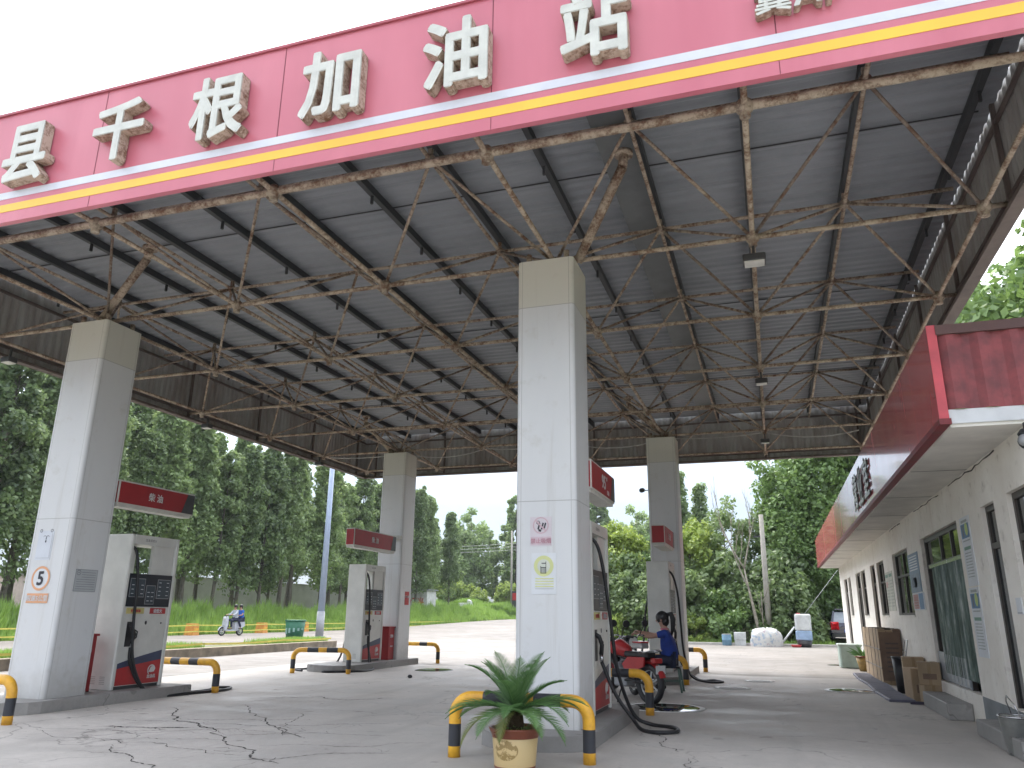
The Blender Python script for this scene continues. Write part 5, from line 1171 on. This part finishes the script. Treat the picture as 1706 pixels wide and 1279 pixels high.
mb = MB(); mb.lathe([(.252, .33), (.26, .37), (.29, .415), (.287, .43), (.262, .42), (.24, .38)], n=36); mb.f = mb.f[:-2]; mb.m = mb.m[:-2]; mb.sm = mb.sm[:-2]; mb.build('rim', BRN, t, Z0)
mb = MB(); mb.lathe([(.21, -.002), (.226, .05), (.215, .055)], n=36); mb.build('foot', BRN, t, Z0)
t = thing('cycad', (PX, PY, .37), 'green sago cycad growing in the cream pot at the front rail', 'plant')
R = np.random.default_rng(2); mb = MB(); mb.lathe([(.24, 0), (.24, .01), (.1, .03), (0, .03)], n=20); mb.build('soil', mat('potting_soil', (.03, .022, .016), .95), t, Z0)
V, F = cards(R, np.array([(a*.16, b_*.14, .03) for a, b_ in R.uniform(-1, 1, (30, 2))]), np.full(30, .05), 14, .016); link(arr_mesh('ground_leaves', V, F, LEAF2), 'ground_leaves', t)
mb = MB(); mb.lathe([(.08, 0), (.095, .08), (.085, .17), (.04, .24), (0, .25)], n=16); mb.build('trunk', mat('cycad_trunk', (.06, .04, .02), .95, bump=1, bscale=30), t, Z0)
def frond(az_, el_, L, droop, m, seed):
    R_ = random.Random(seed); p = Vector((0, 0, .2)); d = Vector((math.cos(az_)*math.cos(el_), math.sin(az_)*math.cos(el_), math.sin(el_))); N = 30; P = [p]
    for i in range(N): d = (d+Vector((0, 0, -droop/N*(.4+1.4*i/N)))).normalized(); p = p+d*L/N; P.append(p)
    mb = MB(); mb.tube(P[::3]+[P[-1]], .008, 5, rs=[.009-.006*i/len(P[::3]) for i in range(len(P[::3])+1)])
    side0 = Vector((-math.sin(az_), math.cos(az_), 0))
    NL = 52
    for i in range(4, NL-1):
        t_ = i/NL; u_i = t_*N; k_i = min(N-1, int(u_i)); q = P[k_i].lerp(P[k_i+1], u_i-k_i); dd = (P[k_i+1]-P[k_i]).normalized(); nn_ = side0.cross(dd)
        ll = L*.3*math.sin(PI*min(1, .12+t_*.93))**.6*(1-.35*t_)
        for s in (1, -1):
            v = (side0*s*.8+dd*(.55+.5*t_)+nn_*-.12+Vector((0, 0, R_.uniform(-.06, .06)))).normalized(); w_ = dd*.0046
            e = q+v*ll; mid = q+v*ll*.5+nn_*-.004; mb.add([q-w_, q+w_, mid+w_*1.1, e, mid-w_*1.1], [(0, 1, 2, 3, 4)])
    mb.build('frond', m, t, Z0)
RR = random.Random(4)
for k in range(14): frond(k*.449+.2, RR.uniform(.7, 1.2), RR.uniform(.66, .82), RR.uniform(.6, 1.1), PALM, k)
for k in range(13): frond(k*.483+.5, RR.uniform(.2, .6), RR.uniform(.7, .86), RR.uniform(.9, 1.4), PALM, k+30)
for az_, L, dr in ((-1.75, .52, 2.6), (3.75, .78, 1.9), (-.25, .75, 1.6), (-.7, .62, 1.5)): frond(az_, .2, L, dr, DRYL if az_ in (-1.75, 3.75) else PALM, int(L*100))

# ------------------------------------------------------------------ things along the office wall and the back edge
def carton(x, y, z, sx, sy, sz, rz, label, m=CARD, group=None):
    t = thing('cardboard_box', (x, y, z), label, 'cardboard box', group, rz); mb = MB(); mb.rbox(-sx/2, -sy/2, 0, sx/2, sy/2, sz, .012); mb.build('carton', m, t, Z0)
    mb = MB(); mb.box(-.03, -sy/2-.003, .0, .03, sy/2+.003, sz+.003); mb.build('tape_strip', mat('carton_tape', (.3, .2, .1), .3), t, Z0)
    mb = MB(); mb.box(-sx*.3, -sy/2-.004, sz*.25, sx*.3, -sy/2-.001, sz*.5); mb.build('print', CARDD, t, Z0)
    return t
carton(2.68, 18.55, 0, .42, .5, .62, .12, 'light brown carton standing nearest the metal panels', group=None)
carton(2.72, 19.35, 0, .42, .42, .8, -.08, 'tall brown carton behind the front two by the office wall', CARD)
carton(2.78, 17.95, .0, .32, .42, .35, .1, 'lower carton beside the doorstep carrying another carton', CARD)
carton(2.8, 17.98, .35, .4, .46, .42, -.15, 'upper carton stacked beside the glass door step', CARD)
t = thing('flat_pack_stack', (2.68, 24.2, 0), 'big stack of tied flat brown cartons leaning upright by the office wall', 'carton stack')
for k in range(3):
    mb = MB(); x0 = -.26+k*.175
    mb.rbox(x0, -1.9, .0, x0+.165, 1.9, 1.33-.03*(k % 2), .012)
    mb.build('flat_carton', CARD if k < 2 else CARDD, t, Z0)
mb = MB()
for y_ in (-1.5, -.8, .1, 1.1): mb.box(-.268, y_-.015, .0, .27, y_+.015, 1.337); 
for z_ in (.38, .82): mb.box(-.268, -1.905, z_, .27, 1.905, z_+.025)
mb.build('strap', TAPE, t, Z0)
mb = MB(); mb.box(-.25, -1.912, .1, .25, -1.9, 1.25)
for k in range(7): mb.box(-.12, -1.918, .3+.11*k, .18, -1.911, .34+.11*k, 1)
mb.build('dark_end', [CARDD, mat('faint_print', (.12, .09, .08), .8)], t, Z0)
for k, (y_, lb) in enumerate(((18.9, 'nearest'), (20.9, 'second nearest'), (22.9, 'third nearest'), (24.9, 'farthest'))):
    t = thing('floor_grating', (2.22, y_, 0), lb+' of the four grey purple ribbed panels lying on the ground by the cartons', 'metal panel', 'ribbed panels lying in a row by the cartons', .03*(-1)**k)
    mb = MB(); mb.rbox(-.24, -.96, .0, .24, .96, .05, .01); mb.build('tray', mat('panel_violet', (.13, .13, .18), .5, dirt=.3), t, Z0)
    mb = MB()
    for q in range(14): mb.box(-.2, -.88+q*.13, .05, .2, -.83+q*.13, .062)
    mb.build('ribs', mat('panel_rib', (.2, .2, .24), .5), t, Z0)
t = thing('hand_truck', (2.82, 21.2, 0), 'thin hand trolley leaning on the office wall behind the cartons', 'hand truck')
mb = MB(); mb.tube([(-.15, -.22, .05), (.08, -.22, 1.1), (.08, .22, 1.1), (-.15, .22, .05)], .014, 8)
for z_ in (.3, .6, .85): mb.tube([(-.15+.2*z_, -.22, z_), (-.15+.2*z_, .22, z_)], .01, 6)
mb.build('frame', STEEL, t, Z0); mb = MB()
for s in (-1, 1): mb.torus((-.12, s*.25, .1), .07, .03, 'y', 16, 6)
mb.build('wheels', BLACK, t, Z0)
t = thing('black_bin', (2.6, 20.1, 0), 'black plastic bin between the cartons and the big flat stack', 'bin'); mb = MB(); mb.tube([(0, 0, 0), (0, 0, .75)], .16, 16, rs=[.15, .2]); mb.build('tub', BLACK, t, Z0); mb = MB(); mb.torus((0, 0, .75), .2, .015, 'z'); mb.build('rim', DGREY, t, Z0)
t = thing('storage_tub', (2.25, 29.3, 0), 'pale green plastic tub at the far end of the office wall', 'tub'); mb = MB(); mb.rbox(-.34, -.45, 0, .34, .45, .72, .05); mb.build('tub', mat('pale_green_plastic', (.42, .52, .46), .4), t, Z0); mb = MB(); mb.rbox(-.37, -.48, .68, .37, .48, .75, .02); mb.build('lid', mat('pale_green_lid', (.5, .58, .53), .4), t, Z0)
t = thing('plant_pot', (2.52, 27.6, 0), 'yellow and brown pot with spiky leaves beside the big carton stack', 'plant pot'); mb = MB(); mb.tube([(0, 0, 0), (0, 0, .42)], .22, 20, rs=[.16, .25]); mb.build('pot_wall', mat('ochre_glaze', (.4, .26, .08), .4), t, Z0); mb = MB(); mb.torus((0, 0, .43), .25, .025, 'z'); mb.build('rim', BRN, t, Z0)
t2 = thing('spiky_plant', (2.52, 27.6, .38), 'dark spiky leaved plant in the yellow and brown pot', 'plant'); mb = MB(); RR = random.Random(8)
for k in range(40):
    a = RR.uniform(0, 6.28); l_ = RR.uniform(.35, .7); e = RR.uniform(.3, 1.3); d = Vector((math.cos(a)*math.cos(e), math.sin(a)*math.cos(e), math.sin(e))); s = Vector((-math.sin(a), math.cos(a), 0))*.02
    m_ = d*l_*.6; q = d*l_+Vector((0, 0, -.15*l_)); mb.add([-s, s, m_+s, q, m_-s], [(0, 1, 2, 3, 4)])
mb.build('leaves', PALM, t2, Z0)
t = thing('metal_bucket', (2.74, 11.75, 0), 'galvanised bucket of dark liquid by the nearest door at the right edge', 'bucket')
mb = MB(); mb.smooth = True; mb.lathe([(.0, .012), (.15, .012), (.15, 0), (.155, .02), (.205, .44), (.213, .45), (.2, .44), (.152, .05)], n=32); mb.build('pail', mat('galvanised', (.42, .44, .43), .3, .85, dirt=.3, scale=5), t, Z0)
mb = MB(); mb.torus((0, 0, .445), .208, .012, 'z', 30, 6); mb.build('rim', STEEL, t, Z0); mb = MB(); mb.lathe([(.19, .36), (0, .361)], n=24); mb.build('liquid', WATER, t, Z0)
mb = MB(); mb.tube([(0, -.21, .43), (-.05, -.18, .6), (-.08, 0, .68), (-.05, .18, .6), (0, .21, .43)], .007, 6); mb.build('handle', STEEL, t, Z0)
tag(MB().box(2.35, 17.62, 0, 2.6, 17.7, .05).build('brick', mat('dark_brick', (.06, .05, .08), .8), None, Z0), 'dark flat scrap lying beside the concrete step', 'scrap')
# back edge
t = thing('water_tank', (1.4, 47.3, 0), 'translucent white water tank half full of blue liquid on a grey stand', 'tank')
mb = MB(); mb.rbox(-.42, -.4, .86, .42, .4, 1.75, .1); mb.build('upper_shell', PLAST, t, Z0); mb = MB(); mb.rbox(-.42, -.4, .36, .42, .4, .87, .08); mb.build('liquid_band', mat('tank_blue', (.3, .42, .6), .35), t, Z0)
mb = MB(); mb.tube([(0, 0, 0), (0, 0, .37)], .36, 16, rs=[.32, .42]); mb.build('stand', DGREY, t, Z0); mb = MB(); mb.tube([(-.2, 0, 1.74), (-.2, 0, 1.8)], .09, 14); mb.build('cap', REDINK, t, Z0)
t = thing('red_basin', (.95, 46.9, 0), 'small red basin at the foot of the water tank', 'basin'); mb = MB(); mb.lathe([(0, .02), (.2, .02), (.26, .13), (.28, .13), (.22, 0)], n=20); mb.build('bowl', RED, t, Z0)
t = thing('covered_heap', (-.6, 47.4, 0), 'rounded heap under a pale patterned plastic sheet', 'covered heap')
R = np.random.default_rng(9); mb = MB(); mb.smooth = True; V = []; nn = 22
for j in range(11):
    th = PI/2*j/10
    for k in range(nn):
        a = 2*PI*k/nn; f = 1+.06*math.sin(a*5+j)+R.normal()*.015; V.append((.86*f*max(.02, math.sin(th))**.55*math.cos(a), .6*f*max(.02, math.sin(th))**.55*math.sin(a), .95*f*math.cos(th)**.6 if th < PI/2-.01 else 0))
mb.add(V, [(j*nn+k, j*nn+nn+k, j*nn+nn+(k+1) % nn, j*nn+(k+1) % nn) for j in range(10) for k in range(nn)])
b = NB('patterned_sheet'); f = b.noise(5, 4); g = b.noise(3, 3); b.color(b.ramp(f, [(.38, (.32, .4, .5)), (.46, (.56, .55, .52)), (.6, (.6, .6, .58)), (.68, (.45, .34, .36))])); b.rough(.4); b.bump(g, .6, .05); mb.build('sheet', b.m, t, Z0)
t = thing('blue_drum', (-2.75, 47.6, 0), 'small blue open drum at the back edge of the forecourt', 'drum'); mb = MB(); mb.lathe([(.24, 0), (.26, .03), (.26, .28), (.275, .3), (.26, .32), (.26, .58), (.25, .6)], n=20); mb.build('shell', mat('drum_blue', (.16, .3, .42), .5, dirt=.3), t, Z0); mb = MB(); mb.torus((0, 0, .6), .25, .02, 'z'); mb.build('rim', GREY, t, Z0)
t = thing('grey_crate', (-2.0, 48.0, .0), 'low pale crate right of the small blue drum', 'crate'); mb = MB(); mb.rbox(-.35, -.25, .3, .3, .25, .72, .03); mb.box(-.33, -.23, 0, .28, .23, .3); mb.build('crate_body', PLAST, t, Z0)
t = thing('scrap_heap', (-1.45, 49.0, 0), 'dark heap of twigs and junk left of the covered heap', 'scrap heap'); mb = MB(); RR = random.Random(3)
for k in range(70):
    a = RR.uniform(0, 6.28); p = Vector((RR.uniform(-.9, .7), RR.uniform(-.3, .3), RR.uniform(0, .5))); mb.tube([p, p+Vector((math.cos(a)*.5, math.sin(a)*.3, RR.uniform(-.05, .55)))], .014, 4)
mb.build('twigs', mat('twig', (.05, .042, .034), .9), t, Z0)
t = thing('guy_wire', (.2, 47.9, 0), 'slanting guy wire wrapped in white tape below the hedge', 'guy wire'); mb = MB(); mb.tube([(-.1, 0, 0), (3.4, 1.2, 4.2)], .014, 6); mb.build('wire', GREY, t, Z0); mb = MB(); mb.tube([(-.1, -.0, 0.02), (.75, .3, 1.04)], .05, 8); mb.build('sleeve', PLAST, t, Z0)
# dark car parked past the end of the office
t = thing('parked_car', (4.05, 53.5, .004), 'dark blue sport utility car parked rear towards the viewer past the office end', 'car', None, PI/2, 1/K)
CB = mat('dark_blue_car', (.012, .016, .04), .15, .3, dirt=.1, coat=1)
mb = MB(); mb.smooth = False
sec = [(-2.3, .45, .95, .84), (-2.36, .6, .9, .86), (-2.3, .35, 1.02, .9), (-1.6, .28, 1.05, .92), (0, .27, 1.03, .93), (1.4, .28, 1.0, .92), (2.1, .35, .85, .86), (2.3, .45, .72, .76)]
V = []
for x, zl, zh, hw in sec[1:]: V += [(x, -hw*.94, zl), (x, -hw, zl+.15), (x, -hw, zh-.12), (x, -hw*.93, zh), (x, hw*.93, zh), (x, hw, zh-.12), (x, hw, zl+.15), (x, hw*.94, zl)]
ns = len(sec)-1; mb.add(V, [(i*8+k, i*8+(k+1) % 8, (i+1)*8+(k+1) % 8, (i+1)*8+k) for i in range(ns-1) for k in range(8)]+[tuple(range(8)), tuple(range(ns*8-1, ns*8-9, -1))])
V = []
for x, zz, hw in ((-2.28, 1.0, .84), (-1.95, 1.62, .68), (-1.4, 1.7, .66), (0, 1.7, .66), (.45, 1.6, .66), (1.25, .98, .82)): V += [(x, -hw, zz), (x, hw, zz)]
W_ = [(-2.28, 1.0, .84), (-1.95, 1.0, .87), (-1.4, 1.0, .88), (0, 1.0, .88), (.45, 1.0, .87), (1.25, .97, .82)]; n0 = len(V)
for x, zz, hw in W_: V += [(x, -hw, zz), (x, hw, zz)]
mb.add(V, [(2*i, 2*i+1, 2*i+3, 2*i+2) for i in range(5)]+[(2*i, 2*i+2, n0+2*i+2, n0+2*i) for i in range(5)]+[(2*i+1, n0+2*i+1, n0+2*i+3, 2*i+3) for i in range(5)])
body = mb.build('body', CB, t, Z0)
mb = MB(); mb.add([(-2.262, -.72, 1.06), (-2.262, .72, 1.06), (-2.0, .6, 1.56), (-2.0, -.6, 1.56)], [(0, 1, 2, 3)]); mb.build('rear_window', mat('rear_glass', (.3, .34, .38), .1), t, Z0)
for s in (-1, 1): mb = MB(); mb.add([(-1.85, s*.862, 1.07), (.7, s*.862, 1.05), (.1, s*.692, 1.6), (-1.65, s*.692, 1.6)], [(0, 1, 2, 3)]); mb.build('side_window', DGLASS, t, Z0)
for s in (-1, 1): mb = MB(); mb.rbox(-2.38, s*.86, .84, -2.1, s*.5, 1.0, .03); mb.build('tail_light', mat('tail_red', (.6, .02, .03), .2), t, Z0)
mb = MB(); mb.rbox(-2.42, -.82, .32, -2.2, .82, .58, .05); mb.build('bumper', DGREY, t, Z0); mb = MB(); mb.box(-2.44, -.26, .62, -2.36, .26, .76); mb.build('number_plate', mat('plate_blue', (.12, .2, .5), .4), t, Z0)
mb = MB(); mb.box(-2.46, -.7, .36, -2.42, .7, .4); mb.build('chrome_strip', STEEL, t, Z0)
mb = MB(); mb.rbox(-2.1, -.6, 1.66, -1.85, .6, 1.72, .02); mb.build('roof_spoiler', CB, t, Z0)
for x in (-1.4, 1.4):
    for s in (-1, 1):
        mb = MB(); mb.torus((x, s*.82, .36), .26, .1, 'y', 24, 8); w0 = mb.build('wheel', BLACK, t, Z0); mb = MB(); mb.tube([(x, s*.8, .36), (x, s*.9, .36)], .2, 18); mb.build('rim', GREY, w0, Z0)
t = thing('dropped_stone', (-9.0, 19.1, 0), 'small dark stone lying alone on the concrete in mid forecourt', 'stone'); mb = MB(); mb.ball((0, 0, .04), .065, 8, sc=(1.1, .8, .7)); mb.build('rock', BLACK, t, Z0)

# thin haze over the whole place
mb = MB(); mb.box(-260, -80, -1.3, 160, 330, 30)
m = bpy.data.materials.new('haze_air'); m.use_nodes = True; nt_ = m.node_tree; nt_.nodes.remove(nt_.nodes['Principled BSDF'])
pv = nt_.nodes.new('ShaderNodeVolumePrincipled'); pv.inputs['Color'].default_value = (.86, .92, 1, 1); pv.inputs['Density'].default_value = .0003; pv.inputs['Anisotropy'].default_value = .2
nt_.links.new(pv.outputs[0], nt_.nodes['Material Output'].inputs['Volume'])
o = mb.build('haze', m); o['kind'] = 'stuff'; o['label'] = 'thin pale haze filling the air over the whole place'

# ------------------------------------------------------------------ survey units to metres
bpy.context.view_layer.update()
_seen = set()
for o in list(bpy.data.objects):
    if o.type in {'CAMERA', 'LIGHT'}: continue
    o.location = o.location*K
    if o.type == 'MESH' and o.data.name not in _seen:
        _seen.add(o.data.name); o.data.transform(Matrix.Scale(K, 4)); o.data.update()
